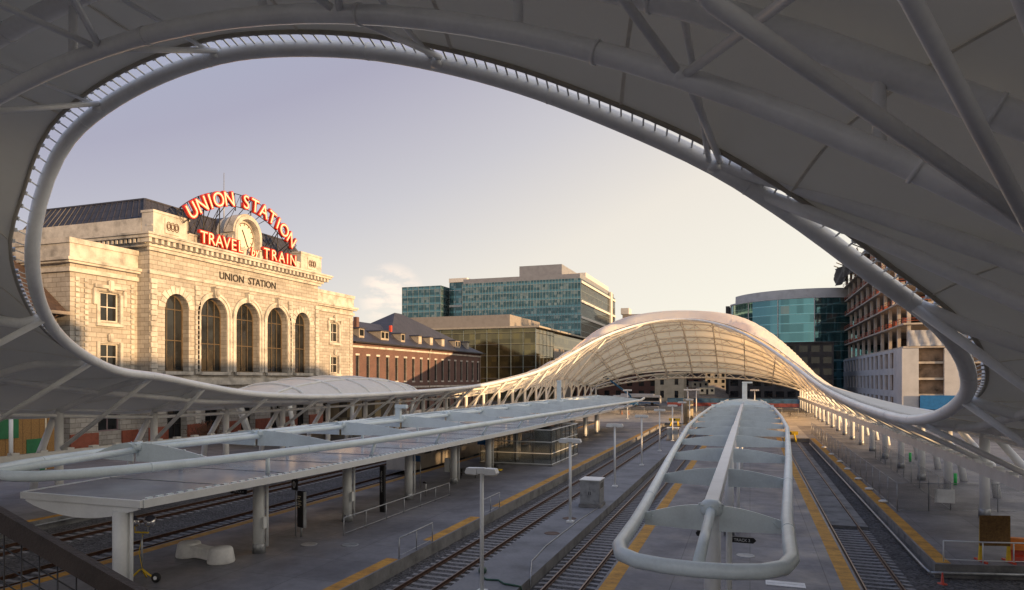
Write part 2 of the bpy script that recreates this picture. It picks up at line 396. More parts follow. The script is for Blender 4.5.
# ------------------------------------------------------------------ the train hall roof
RIM = [(-27.83, 19.95, 13.51), (-27.76, 19.98, 14.45), (-27.76, 20.19, 15.57), (-27.35, 20.23, 16.61), (-26.81, 20.31, 17.65), (-25.57, 20.32, 18.56), (-23.57, 20.17, 19.25), (-21.86, 19.92, 19.53), (-20.01, 19.82, 19.82), (-18.14, 19.94, 20.06), (-16.09, 19.91, 19.94), (-14.14, 19.85, 19.64), (-12.29, 19.86, 19.28), (-10.08, 19.89, 18.65), (-8.06, 20.06, 17.98), (-6.16, 20.31, 17.24), (-4.31, 20.52, 16.37), (-2.44, 20.86, 15.44), (-0.93, 21.17, 14.63), (0.28, 21.38, 13.77), (1.39, 21.77, 12.98), (2.26, 22.18, 12.38), (3.02, 22.65, 11.73), (4.19, 23.59, 11.02), (5.44, 24.77, 10.23), (6.25, 26.01, 9.65), (7.09, 27.67, 8.93), (7.63, 29.35, 8.3), (8.07, 31.3, 7.71), (8.24, 33.79, 7.1), (8.28, 36.98, 6.53), (8.16, 42.03, 6.08), (8.09, 50.47, 6.06), (7.97, 63.8, 6.36), (8.01, 81.4, 7.0), (7.9, 98.8, 8.03), (6.47, 123.1, 10.81), (1.72, 146.6, 15.77), (-4.59, 158.3, 19.8), (-11.53, 162.6, 21.89), (-18.81, 162.9, 22.12), (-25.65, 160.41, 20.71), (-31.51, 153.2, 17.83), (-35.48, 142.91, 14.1), (-38.31, 129.1, 10.27), (-39.98, 112.61, 8.13), (-40.51, 97.5, 7.07), (-40.62, 74.99, 6.57), (-40.53, 59.78, 6.51), (-40.37, 52.72, 6.73), (-40.11, 46.79, 7.12), (-39.66, 40.72, 7.92), (-38.0, 36.0, 8.44), (-36.14, 31.14, 8.78), (-34.17, 27.27, 9.63), (-31.76, 23.88, 10.67), (-29.84, 21.79, 11.68), (-28.53, 20.56, 12.56)]
def spline_closed(P, step):
    P = [V(p) for p in P]; N = len(P); out = []
    for i in range(N):
        p0, p1, p2, p3 = P[i - 1], P[i], P[(i + 1) % N], P[(i + 2) % N]
        n = max(1, int((p2 - p1).length / step + .5))
        for k in range(n):
            # centripetal-ish: scale tangents by chord length
            t = k / n; L = (p2 - p1).length
            m1 = (p2 - p0) * (L / max(1e-6, (p1 - p0).length + L)); m2 = (p3 - p1) * (L / max(1e-6, L + (p3 - p2).length))
            out.append(p1 * (2 * t**3 - 3 * t**2 + 1) + m1 * (t**3 - 2 * t**2 + t) + p2 * (-2 * t**3 + 3 * t**2) + m2 * (t**3 - t**2))
    return out
rim = spline_closed(RIM, .8)
for _ in range(2):
    rim = [(rim[i - 1] + rim[i] * 2 + rim[(i + 1) % len(rim)]) / 4 for i in range(len(rim))]
CXM, HALF = -16.3, 31.2
YN, YF, YM = 5.5, 209., 85.
SK = 2.5 / 62
def yr_to_y(yr, X): return yr + SK * (15 - X)
def y_to_yr(Y, X): return Y - SK * (15 - X)
FH = [(150, 19.5), (158, 22.6), (163, 24.0), (169, 24.9), (176, 23.3), (184, 20.4), (192, 17.4), (200, 14.2), (209, 10.4), (215, 9.)]
def farh(Y):
    if Y <= FH[0][0]: return FH[0][1]
    for (a, za), (b, zb) in zip(FH, FH[1:]):
        if Y <= b: return lerp(za, zb, (Y - a) / (b - a))
    return FH[-1][1]
def F(X, Y):
    e = min(1., abs(X - CXM) / HALF)
    Pn = 5.4 + 15.2 * (1 - e * e)
    Pf = 5.4 + (farh(Y) - 5.4) * (1 - e ** 2.2) ** .85
    Ps = 5.4 + 1.6 * (1 - e) / .22
    wn = 1 - smooth(15, 44, Y); wf = smooth(100, 163, Y)
    z = Ps * (1 - wn) * (1 - wf) + Pn * wn + Pf * wf
    return z
def billow(X, Y):
    w = smooth(108, 160, Y) * 1.1 + .1
    return w * abs(math.sin(math.pi * y_to_yr(Y, X) / 8)) ** .8
# outward direction (in plan) of every rim sample
NR = len(rim); cen = V((CXM, YM, 0))
edge, outer, corr = [], [], []
for i in range(NR):
    t = rim[(i + 2) % NR] - rim[i - 2]; o = V((t.y, -t.x, 0)).normalized()
    if o.dot(V((rim[i].x - cen.x, rim[i].y - cen.y, 0))) < 0: o = -o
    k = smooth(95, 120, rim[i].y)
    edge.append(rim[i] + o * lerp(.56, .80, smooth(10, 15, rim[i].z)) + V((0, 0, .25)) * (1 + .5 * k))
    px_ = (rim[i].x - CXM) / 24.3; py_ = (rim[i].y - YM) / (65. if rim[i].y < YM else 78.)
    q = max(abs(px_), abs(py_)); bx, by = px_ / q, py_ / q
    outer.append(V((CXM + bx * HALF, YM + by * ((YM - YN) if by < 0 else (YF - YM)), 0)))
NF = 26
def roof_pt(i, f):
    e, b = edge[i], outer[i]
    X, Y = lerp(e.x, b.x, f), lerp(e.y, b.y, f)
    dist = f * math.hypot(b.x - e.x, b.y - e.y)
    z = F(X, Y) + (e.z - F(e.x, e.y)) * math.exp(-dist / 6.) + billow(X, Y) * min(1, dist / 2.5)
    return V((X, Y, z))
def fval(j): return (j / NF) ** 1.5
hall = thing('train_hall', 'white vaulted open-centred train hall roof on a row of steel columns over the platforms', 'train hall', (CXM, 85, 0))
HL = V((CXM, 85, 0))
class HB(MB):
    def build(s, name, mat=None, parent=None, loc=None):
        s.v = [(x - HL.x, y - HL.y, z) for x, y, z in s.v]; return MB.build(s, name, mat, parent, loc)
m = HB(); grid = [[roof_pt(i, fval(j)) for j in range(NF + 1)] for i in range(NR)]
vs = [p for row in grid for p in row]; fs = []
for i in range(NR):
    for j in range(NF):
        a = i * (NF + 1) + j; b = ((i + 1) % NR) * (NF + 1) + j
        fs.append((a, b, b + 1, a + 1))
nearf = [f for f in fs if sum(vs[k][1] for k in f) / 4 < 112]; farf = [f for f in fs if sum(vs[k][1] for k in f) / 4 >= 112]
def sub(fl):
    ids = sorted({k for f in fl for k in f}); mp_ = {k: n for n, k in enumerate(ids)}
    return [vs[k] for k in ids], [tuple(mp_[k] for k in f) for f in fl]
HB().add(*sub(nearf), None, True).build('roof_fabric', MT['fabric'], hall)
HB().add(*sub(farf), None, True).build('translucent_glow_roof', MT['glowfabric'], hall)
def roof_z(X, Y):
    """height of the fabric over a plan point (nearest rim ray)"""
    best = None
    for i in range(0, NR, 1):
        e, b = edge[i], outer[i]; dx, dy = b.x - e.x, b.y - e.y; L2 = dx * dx + dy * dy
        f = ((X - e.x) * dx + (Y - e.y) * dy) / L2
        if f < -.02 or f > 1.05: continue
        d = abs((X - e.x) * dy - (Y - e.y) * dx) / math.sqrt(L2)
        if best is None or d < best[0]: best = (d, i, max(0, min(1, f)))
    if best is None: return F(X, Y)
    _, i, f = best; e, b = edge[i], outer[i]; dist = f * math.sqrt((b.x - e.x) ** 2 + (b.y - e.y) ** 2)
    return F(X, Y) + (e.z - F(e.x, e.y)) * math.exp(-dist / 6.)
# edge tube of the opening, its clamps and the frame along the fabric edge
HB().tube(rim, .275, 16, closed=True).build('edge_tube', MT['hallsteel'], hall)
fr = HB().tube([e + V((0, 0, -.07)) for e in edge], .075, 6, closed=True); fr.build('edge_frame', MT['edgeframe'], hall)
cl = HB(); acc = 0
for i in range(NR):
    L = (rim[(i + 1) % NR] - rim[i]).length; n = max(1, int(round(L / .44)))
    for k in range(n):
        a = rim[i].lerp(rim[(i + 1) % NR], k / n); b = edge[i].lerp(edge[(i + 1) % NR], k / n)
        if a.y > 130: continue
        d = (b - a).normalized(); cl.obox(a + d * .3, b, .05, .035); tdir = (rim[(i + 1) % NR] - rim[i]).normalized()
        cl.obox(b - tdir * .08 - d * .12, b + tdir * .08 - d * .12, .1, .1)
cl.build('edge_clamps', MT['clamp'], hall)['kind'] = 'stuff'
def collars(pts, r, step, w, first=0., closed=False):
    mb = HB(); acc_ = first
    seq = list(zip(pts, pts[1:])) + ([(pts[-1], pts[0])] if closed else [])
    for a, b in seq:
        a, b = V(a), V(b); L = (b - a).length; acc_ += L
        if acc_ >= step:
            acc_ = 0; d = (b - a) / L; c = (a + b) / 2; mb.tube([c - d * w / 2, c + d * w / 2], r, 14)
    return mb
wr = collars(rim, .285, 6.1, .05, 0, True); wr.build('weld_collars', MT['hallsteel'], hall)['kind'] = 'stuff'
# seams of the fabric, on every other rim ray
se = HB(); last = None
for i in range(NR):
    if last is not None and (rim[i] - last).length < 5.2: continue
    last = rim[i]
    jj = [j for j in range(NF + 1)]
    for a, b in zip(jj, jj[1:]):
        p, q = grid[i][a], grid[i][b]; se.obox(p + V((0, 0, -.05)), q + V((0, 0, -.05)), .1, .02)
se.build('roof_seams', MT['seam'], hall)

XL, XR = -45.3, 13.3
def rim_at(yr, side):
    """rim point on the given side at grid position yr"""
    best = None
    for p in rim:
        if (p.x - CXM) * side < 3: continue
        if p.y < 22.3 and side < 0: continue
        d = abs(y_to_yr(p.y, p.x) - yr)
        if best is None or d < best[0] - 1e-6: best = (d, p)
    return best[1]
# arches of the near vault and of the far vault: trusses from column to column
def arch(yr, depth_mid, near):
    N = 48; U, L = [], []
    for k in range(N + 1):
        X = lerp(XL, XR, k / N); Y = yr_to_y(yr, X); d = X - CXM
        u = roof_z(X, Y) - .5
        if near: l = 18.3 - .0165 * d * d; l = min(l, u - .7)
        else: l = u - depth_mid * (1 - .55 * (abs(d) / 30) ** 2)
        if abs(d) > 27: l = max(l, 3.2)
        U.append(V((X, Y, u))); L.append(V((X, Y, l)))
    tr = HB().tube(U, .3 if near else .26, 12).build('arch_truss', MT['hallsteel'], hall)
    HB().tube(L, .24 if near else .24, 12).build('lower_chord', MT['hallsteel'], tr)
    if near:
        for P_, rr in ((U, .335), (L, .272)): collars(P_, rr, 6.4, .09, 3.).split('splice_collar', MT['hallsteel'], tr)
    wb = HB(); st = 6 if near else 3; r = .105 if near else .11
    for k in range(st // 2, N - st // 2 + 1, st):
        if near:
            wb.tube([L[k], U[k]], r * 1.2, 8)
        else:
            wb.tube([L[k], U[max(0, k - st // 2 - 1)]], r, 6); wb.tube([L[k], U[min(N, k + st // 2 + 1)]], r, 6)
    wb.split('web_member', MT['hallsteel'], tr) if near else wb.build('web_bracing', MT['hallsteel'], tr)
    return U, L
AR = {}
for yr, nm in ((14, True), (6.4, True)): AR[yr] = arch(yr, 1.6, nm)
for yr in (168, 176, 184, 192, 200, 207): AR[yr] = arch(yr, 1.5, False)
# struts between the first near arch, the rim and the next arches
U0, L0 = AR[14]; U1, L1 = AR[6.4]; sb = HB()
def nearest_on(P, X): return min(P, key=lambda p: abs(p.x - X))
def rim_near_x(X): return min((p for p in rim if p.y < 24), key=lambda p: abs(p.x - X))
for X in (-32.5, -24.4, -18.1, -9.4, -1.0, 5.6):
    l0, u0 = nearest_on(L0, X), nearest_on(U0, X)
    if -27 < X < 5:
        r_ = rim_near_x(X); sb.tube([u0, r_ + V((-.15, -.3, .1))], .085, 8); sb.tube([l0 + V((.1, 0, 0)), r_ + V((.15, -.3, .05))], .1, 8)
        sb.lathe(r_ + V((0, -.2, -.1)), [(.0, -.16), (.2, -.1), (.2, .1), (0, .16)], 10); sb.lathe(l0, [(.0, -.26), (.26, -.1), (.26, .1), (0, .26)], 10)
    for dx in (-4.2, 4.2):
        u1 = nearest_on(U1, X + dx); sb.tube([l0, u1], .1, 8)
sb.split('bracing_strut', MT['hallsteel'], hall)
lb = HB()
lb.tube([nearest_on(L0, 4.4), V((-.5, 10.0, 13.6)), V((-4.0, 5.6, 16.6))], .14, 12)
lb.tube([V((4.15, 12.0, 9.95)), V((1.55, 7.95, 12.2)), V((-.5, 4.8, 13.9))], .1, 12)
lb.tube([nearest_on(L0, 11.0), nearest_on(U1, 2.5)], .11, 12)
lb.split('long_brace', MT['hallsteel'], hall)

# ribs of the side strips, columns, raking struts
ribs = [24 + 8 * k for k in range(18)]
NODE_Y = {16: 22.7, 24: 28.6, 32: 35.6}      # where the first left-hand ribs meet the curving rim
for side, X0 in ((-1, XL), (1, XR)):
    cols = [6.4, 14] + ribs + [168, 176, 184, 192, 200, 207]
    for yr in cols:
        Y = yr_to_y(yr, X0); zt = roof_z(X0, Y) - .45
        co = HB().tube([(X0, Y, 0), (X0, Y, zt)], .27, 14).build('column', MT['hallsteel'], hall)
        HB().lathe((X0, Y, 0), [(.32, .0), (.32, .5), (.29, .52)], 14).build('column_base', MT['galv'], co)
        xo = X0 + side * 3.1
        HB().tube([(xo, Y + .4, 0), (xo - side * .35, Y + .35, 2.2), (X0 + side * .55, Y + .1, zt - .25)], [.26, .26, .2], 12).build('raking_strut', MT['hallsteel'], hall)
    for yr in ([16] if side < 0 else []) + ribs:
        if yr > 163: continue
        Y = yr_to_y(yr, X0); rp = rim_at(yr, side)
        if side < 0 and yr in NODE_Y: rp = min((q for q in rim if q.x < -29 and q.y < 60 and q.z < 13), key=lambda q: abs(q.y - NODE_Y[yr])); zt = roof_z(X0, Y) - .45
        pts = []
        for k in range(13):
            t = k / 12; X = lerp(X0, rp.x, t); Yk = lerp(Y, rp.y, t)
            z = roof_z(X, Yk) - .45; z = lerp(z, lerp(zt, rp.z, t), .35 + .65 * t ** 6)
            pts.append(V((X, Yk, z)))
        rb = HB().tube(pts, .23, 12).build('rib', MT['hallsteel'], hall)
        j = pts[12] if yr < 100 else pts[10] if yr < 130 else pts[7]
        HB().tube([V((X0 - side * .25, Y, 3.5)), j + V((0, -.15, -.12))], .15, 10).build('rib_strut', MT['hallsteel'], rb)
        if yr >= 88:
            lo = HB(); q = [p + V((0, 0, -.9 * math.sin(math.pi * min(1, i / 11)) - .05)) for i, p in enumerate(pts)]
            lo.tube(q, .11, 8)
            for i in range(1, 11, 2): lo.tube([pts[i], q[i + 1]], .06, 6)
            lo.build('web_bracing', MT['hallsteel'], rb)
    # eave tube, purlin, tie beam with cleats
    ya, yb = yr_to_y(6.4, X0), yr_to_y(207, X0)
    HB().tube([(X0, y, roof_z(X0, y) - .75) for y in [lerp(ya, yb, k / 60) for k in range(61)]], .13, 10).build('eave_tube', MT['hallsteel'], hall)
    HB().tube([(X0 + side * .9, y, F(X0, y) - .15) for y in [lerp(ya, yb, k / 60) for k in range(61)]], .1, 8).build('eave_tube', MT['hallsteel'], hall)
    pp = []
    for k in range(61):
        y = lerp(yr_to_y(20, X0), yr_to_y(158, X0), k / 60); X = X0 - side * 3.3; pp.append((X, y, roof_z(X, y) - .5))
    HB().tube(pp, .19, 10).build('purlin', MT['hallsteel'], hall)
    xb = X0 - side * .5
    tb = HB().box(xb - .17, xb + .17, ya, yb, 2.75, 3.38)
    for y in [ya + 1 + 1.9 * k for k in range(int((yb - ya) / 1.9))]: tb.box(xb - .2, xb + .2, y, y + .5, 3.385, 3.52)
    tb.build('tie_beam', MT['hallsteel'], hall)
# the arch that leaves the rim and runs on to the right-hand columns
HB().tube([(-.93, 21.1, 14.7), (1.3, 20.9, 13.75), (3.8, 20.6, 12.5), (6.4, 20.0, 11.1), (9.5, 19.4, 8.9), (13.3, 18.6, 5.4)], .25, 12).build('edge_arch', MT['hallsteel'], hall)
HB().tube([(.4, 21.35, 13.7), (2.1, 21.0, 12.75), (4.1, 20.6, 11.56), (6.4, 20.0, 10.1), (9.5, 19.4, 7.8), (13.3, 18.6, 4.6)], .19, 12).build('edge_arch', MT['hallsteel'], hall)
# longitudinal members of the far vault
for d in (-22, -15, -7.5, 0, 7.5, 15, 22):
    X = CXM + d; lo = HB(); prev = None
    rl = (168, 176, 184, 192, 200, 207)
    for a, b in zip(rl, rl[1:]):
        pa, pb = nearest_on(AR[a][0], X), nearest_on(AR[b][0], X); la, lb_ = nearest_on(AR[a][1], X), nearest_on(AR[b][1], X)
        lo.tube([la, pb], .11, 6); lo.tube([pa, pb], .11, 6); lo.tube([la, lb_], .12, 6)
    r_ = min((p for p in rim if p.y > 120), key=lambda p: abs(p.x - X)); lo.tube([r_, nearest_on(AR[168][0], X)], .09, 6); lo.tube([r_, nearest_on(AR[168][1], X)], .09, 6)
    lo.build('longitudinal_bracing', MT['hallsteel'], hall)
# ------------------------------------------------------------------ ground, platforms, tracks
def struct(name, mb, mat): return tag(mb.build(name, mat), kind='structure')
PV, WC = MT['paving'], MT['wallconc']
struct('ground', MB().quad((-3000, -3000, -.9), (3000, -3000, -.9), (3000, 3000, -.9), (-3000, 3000, -.9)), MT['asphalt'])
def slab(name, poly, z0, z1, top=PV):
    n = len(poly); mb = MB()
    mb.add([(x, y, z1) for x, y in poly], (tuple(range(n)),), top)
    for i in range(n):
        a, b = poly[i], poly[(i + 1) % n]; mb.quad((*a, z0), (*b, z0), (*b, z1), (*a, z1), WC)
    return struct(name, mb, None)
slab('centre_platform', [(-5.76, -25), (4.2, -25), (4.2, 132), (-5.76, 132)], -1.5, 0)
slab('outer_platform', [(-28, -25), (-15.2, -25), (-15.2, 132), (-28, 132)], -1.5, 0)
slab('station_platform', [(-80, -25), (-39.4, -25), (-39.4, 132), (-80, 132)], -1.5, 0)
slab('side_platform', [(7.84, 35.2), (30, 40.5), (30, 132), (7.84, 132)], -1.5, 0)
slab('track_strip', [(-11.5, -25), (-8.8, -25), (-8.8, 128), (-11.5, 128)], -1.5, -.12, MT['kerbconc'])
slab('plaza', [(-80, 132), (30, 132), (30, 166), (-80, 166)], -1.5, -.002, MT['plaza'])
slab('pit_end', [(4.2, 104), (7.84, 104), (7.84, 132), (4.2, 132)], -1.5, -.004, MT['plaza'])
struct('street', MB().quad((-1200, 166, -.02), (1200, 166, -.02), (1200, 2600, -.02), (-1200, 2600, -.02)), MT['asphalt'])
struct('side_road', MB().box(30, 75, -25, 166, -1.5, -.02), MT['asphalt'])
struct('station_square', MB().box(-160, -80, -60, 166, -1.5, -.02), MT['asphalt'])
ys = MB()
for x0, y0, y1 in ((4.1, -25, 104), (-5.05, -25, 129), (8.54, 35.5, 104), (-15.3, -25, 28.0), (-15.3, 31.7, 38.1), (-15.3, 41.6, 129), (-27.28, -25, 129), (-39.5, -25, 129)):
    ys.box(x0 - .6, x0, y0, y1, -.02, .005)
struct('platform_edge_strip', ys, MT['tactile'])
bb = MB()
for x0, x1, y1 in ((4.2, 7.84, 104), (-8.8, -5.76, 130), (-15.2, -11.5, 130), (-39.4, -28, 130)): bb.quad((x0, -25, -.6), (x1, -25, -.6), (x1, y1, -.6), (x0, y1, -.6))
for x0, x1, y0, y1 in ((7.84, 30, -25, 40),): bb.quad((x0, y0, -.62), (x1, y0, -.62), (x1, y1, -.62), (x0, y1, -.62))
tag(bb.build('ballast', MT['ballast']), kind='stuff')
slm = MB().prism([(-1.3, 0), (1.3, 0), (1.3, .17), (.95, .19), (.5, .15), (-.5, .15), (-.95, .19), (-1.3, .17)], 'y', -.12, .12)
sl_proto = slm.build('sleeper', MT['sleeper'])
def track(x, y0, y1, label, slab_from=None):
    t = thing('railway_track', label, 'railway track', (x, y0, 0), group='tracks between the platforms')
    L = y1 - y0
    for s in (-1, 1):
        prof = [(-.07, 0), (.07, 0), (.07, .02), (.012, .04), (.012, .115), (.036, .125), (.036, .16), (-.036, .16), (-.036, .125), (-.012, .115), (-.012, .04), (-.07, .02)]
        MB().prism([(s * .7535 + a, -.565 + b) for a, b in prof], 'y', 0, L).build('rail', MT['rail'], t)
        MB().box(s * .7535 - .028, s * .7535 + .028, 0, L, -.404, -.402).build('rail_head', MT['railhead'], t.children[-1] if False else t)
    end = L if slab_from is None else slab_from - y0
    n = int(end / .61); extra = MB()
    first = max(0, int((18 - y0) / .61))
    for k in range(n):
        if first <= k < first + 96:
            o = sl_proto.copy(); COL.objects.link(o); o.parent = t; o.location = (0, .3 + .61 * k, -.745)
        else:
            yy = .3 + .61 * k; extra.add([(a, b + yy, c - .745) for a, b, c in slm.v], slm.f)
    if extra.v: tag(extra.build('far_sleepers', MT['sleeper'], t), kind='stuff')
    if slab_from is not None:
        sb_ = MB(); sb_.box(-.69, .69, end, L, -.7, -.44); sb_.box(-1.3, -.82, end, L, -.7, -.44); sb_.box(.82, 1.3, end, L, -.7, -.44)
        sb_.build('track_slab', MT['wallconc'], t)
    return t
track(5.3, -20, 102, 'railway track in the narrow pit beside the fenced side platform, partly set in concrete', 45)
track(-7.4, -20, 129, 'railway track along the left edge of the centre platform')
track(-13.2, -20, 129, 'railway track between the lamp post strip and the outer platform')
track(-30.4, -20, 129, 'railway track behind the outer platform columns, holding the silver coach')
track(-36.2, -20, 129, 'railway track beside the station platform, farthest from the bridge')
bpy.data.objects.remove(sl_proto)
pr = MB(); pr.tube([(-39.2, 5, -.22), (-39.2, 100, -.22)], .05, 8)
for y in range(6, 100, 3): pr.box(-39.4, -39.2, y, y + .08, -.28, -.2)
tag(pr.build('wall_pipe', MT['galv']), 'thin grey pipe running along the pit wall of the station platform', 'pipe')
pr = MB(); pr.tube([(7.6, 34.9, -.35), (8.2, 35.1, -.35), (29, 40.05, -.35)], .07, 10); pr.tube([(7.6, 34.9, -.35), (7.55, 36, -.35), (7.55, 100, -.35)], .06, 8)
tag(pr.build('wall_pipe', MT['galv']), 'grey pipe bent round the corner of the side platform wall', 'pipe')

# buffer stops at the track ends
def buffer(x, y, label):
    t = thing('buffer_stop', label, 'buffer stop', (x, y, -.42), group='yellow buffer stops')
    fb = MB()
    for s in (-1, 1): fb.obox((s * .75, -.9, 0), (s * .45, 0, 1.3), .16, .16); fb.obox((s * .75, .8, 0), (s * .45, 0, 1.3), .16, .16)
    fb.build('frame', MT['yellow'], t)
    MB().bevbox(-1.0, 1.0, -.2, .1, .95, 1.45, .03).build('bumper_beam', MT['yellow'], t)
    MB().lathe((0, 0, 0), [(.18, 0), (.18, .1)], 12).build('bumper_pad', MT['rubber'], t).matrix_local = Matrix.Translation((0, -.2, 1.2)) @ Matrix.Rotation(R(90), 4, 'X')
buffer(-13.2, 129.4, 'yellow buffer stop at the end of the track next to the lamp post strip')
buffer(5.3, 102.6, 'yellow buffer stop at the end of the narrow pit track')
buffer(-7.4, 129.4, 'yellow buffer stop at the far end behind the centre canopy')

# ------------------------------------------------------------------ centre canopy (open ladder of tubes and plates)
CS = MT['canopysteel']
def chalf(y):
    pts = [(15, 1.9), (20, 2.0), (36, 2.83), (60, 3.92), (76, 4.15), (100, 4.17), (137, 2.9)]
    for (a, p), (b, q) in zip(pts, pts[1:]):
        if y <= b: return lerp(p, q, max(0, (y - a) / (b - a)))
    return pts[-1][1]
cc = thing('platform_canopy', 'open white tube canopy ladder with a row of blue-white plates along the centre platform', 'canopy', (-1.05, 15, 0), group='platform canopies')
X0, Z0 = 0., 4.3
def cb(y): return y - 15
loop = [(-chalf(y), cb(y), Z0) for y in range(136, 17, -3)] + [(-1.92, 1.35, Z0), (-1.72, .55, Z0), (-1.3, .1, Z0), (-.7, -.12, Z0), (0, -.2, Z0), (.7, -.12, Z0), (1.3, .1, Z0), (1.72, .55, Z0), (1.92, 1.35, Z0)] + [(chalf(y), cb(y), Z0) for y in range(18, 137, 3)]
et_ = MB().tube(loop, .17, 14).build('edge_tube', CS, cc)
for a, b in list(zip(loop, loop[1:]))[1::3]:
    a, b = V(a), V(b)
    if (b - a).length > 1.5: c_ = (a + b) / 2; d_ = (b - a).normalized(); MB().tube([c_ - d_ * .03, c_ + d_ * .03], .179, 14).build('weld_collar', CS, et_)
MB().tube([(0, -.2, Z0 + .02), (0, 5.4, Z0 + .25)], .13, 14).build('nose_tube', CS, cc)
sp = MB()
sp.bevbox(-.2, .2, 5.62, 40, Z0 + .1, Z0 + .5, .02); sp.bevbox(-.17, .17, 40.02, 86, Z0 + .1, Z0 + .48, .02)
sp.build('spine_beam', MT['steel'], cc)
nd = MB(); nd.lathe((0, 5.45, Z0 + .1), [(.27, 0), (.3, .1), (.3, .32), (.2, .42), (.0, .44)], 16)
for k in range(8): nd.tube([(0, 5.45, Z0 + .5), (.36 * math.cos(k * .785), 5.45 + .36 * math.sin(k * .785), Z0 + .38)], .03, 6)
nd.build('node_casting', CS, cc)
plate_y = [20.5 + 8.6 * k for k in range(14)]
for y in plate_y:
    h = chalf(y); pm = MB()
    for s in (-1, 1):
        up = [(s * lerp(.22, h - .12, k / 10), Z0 + .04 + .32 * math.cos(k / 10 * math.pi / 2) ** 1.1) for k in range(11)]
        poly = up + [(s * (h - .12), Z0 - .32), (s * .22, Z0 - .38)]
        pm.prism(poly if s > 0 else poly[::-1], 'y', cb(y) - .03, cb(y) + .03)
        pm.obox((s * (h - .3), cb(y) - .06, Z0 - .2), (s * (h - .3), cb(y) - .06, Z0 + .1), .03, .03)
        for k in range(3): pm.lathe((s * (h - .22 - .12 * (k % 2)), cb(y) - .035, Z0 - .15 + .1 * k), [(.03, -.01), (.03, .01)], 6)
    pm.build('arched_plate', CS, cc)
for y in plate_y[::2]:
    co = MB().tube([(0, cb(y) + .5, 0), (0, cb(y) + .5, Z0 + .1)], .24, 16).build('column', MT['steel'], cc)
    MB().lathe((0, cb(y) + .5, 0), [(.29, 0), (.29, .4), (.26, .42)], 16).build('column_base', MT['galv'], co)
    MB().tube([(.45, cb(y) + 1.2, 0), (.45, cb(y) + 1.2, Z0 + .1)], .09, 10).build('rain_pipe', MT['steel'], co)
dk = MB(); ring = [(x, y) for x, y, z in loop if y > cb(99)]
lft = [p for p in ring if p[0] < 0][::-1]; rgt = [p for p in ring if p[0] > 0]
for a, b, c, d in zip(lft, lft[1:], rgt, rgt[1:]): dk.box(min(a[0], b[0]) + .2, max(c[0], d[0]) - .2, a[1], b[1] - .01, Z0 - .46, Z0 - .4)
dk.build('roof_deck', CS, cc)
cr = MB(); cr.obox((-chalf(101), cb(101), Z0 + .32), (chalf(101), cb(101), Z0 + .32), .2, .2); cr.obox((-chalf(118), cb(118), Z0 + .3), (chalf(118), cb(118), Z0 + .3), .2, .2)
cr.split('cross_beam', CS, cc)
def mast(x, y, z, h, arm, label, s=1.):
    t = thing('signal_mast', label, 'mast', (x, y, z), group='pale masts on the canopies')
    MB().bevbox(-.28 * s, .28 * s, -.16, .16, 0, h, .03).build('post', CS, t)
    if arm: MB().bevbox(-.3 * s, arm, -.2, .2, h + .004, h + .3, .03).build('arm', CS, t)
mast(-.9, 128, 4.33, 3.2, 1.3, 'pale mast with a short arm at the far end of the centre canopy', 1.5)
# direction signs under the canopies
def dirsign(x, y, z, w, txt, label, flip=1):
    hs = .11
    t = thing('direction_sign', label, 'sign', (x, y, z), group='black direction signs hung under the canopies')
    MB().prism([(0, -hs), (w * .88, -hs), (w, 0), (w * .9, hs), (0, hs)] if flip > 0 else [(0, hs), (-w * .88, hs), (-w, 0), (-w * .9, -hs), (0, -hs)], 'y', -.03, .03).build('board', MT['black'], t)
    textobj('lettering', txt, .15, .004, MT['white'], t, Matrix.Translation((flip * w * .45, -.036, -.055)) @ FACE_MY)
dirsign(-.72, 28.0, 2.05, .95, 'TRACK 3', 'black arrow sign with white lettering to the right of the centre canopy column')
dirsign(-1.5, 28.2, 2.15, .55, '2', 'small black arrow sign to the left of the centre canopy spine', -1)

# ------------------------------------------------------------------ left canopy (glass deck with tubes above)
lc = thing('platform_canopy', 'long white canopy with a flat dusty glass deck under tubes on the outer platform', 'canopy', (-22.2, 19.3, 0), group='platform canopies')
def interp(T, y):
    if y <= T[0][0]: return T[0][1]
    for (a, p), (b, q) in zip(T, T[1:]):
        if y <= b: return lerp(p, q, smooth(0, 1, (y - a) / (b - a)) * .0 + (y - a) / (b - a))
    return T[-1][1]
RT = [(17.6, -24.3), (19, -23.2), (22, -22.3), (25, -21.6), (33, -20.4), (45, -19.8), (60, -19.2), (114, -17.1), (128, -18.6)]
LT = [(19, -28.6), (24, -29.5), (32, -30.2), (45, -30.6), (114, -30.6), (128, -29)]
GR = [(19.3, -21.25), (30, -20.5), (45, -20.0), (60, -19.5), (118, -19.5)]
GL = [(19.3, -27.2), (30, -28.0), (45, -28.3), (118, -28.3)]
LX, LY = -22.2, 19.3
class LB(MB):
    def build(s, name, mat=None, parent=None, loc=None):
        s.v = [(x - LX, y - LY, z) for x, y, z in s.v]; return MB.build(s, name, mat, parent, loc)
ZT, ZG = 4.76, 3.82
rp_ = [(interp(RT, y), y, ZT) for y in range(128, 18, -2)]; lp_ = [(interp(LT, y), y, ZT) for y in range(20, 129, 2)]
loop2 = rp_ + [(-23.7, 18.1, ZT), (-24.3, 17.6, ZT), (-25.2, 17.3, ZT), (-26.4, 17.4, ZT), (-27.4, 17.9, ZT), (-28.1, 18.6, ZT)] + lp_
for _ in range(2): loop2 = [loop2[0]] + [tuple((a + 2 * b + c) / 4 for a, b, c in zip(loop2[i - 1], loop2[i], loop2[i + 1])) for i in range(1, len(loop2) - 1)] + [loop2[-1]]
et_ = LB().tube(loop2, .2, 14).build('edge_tube', CS, lc)
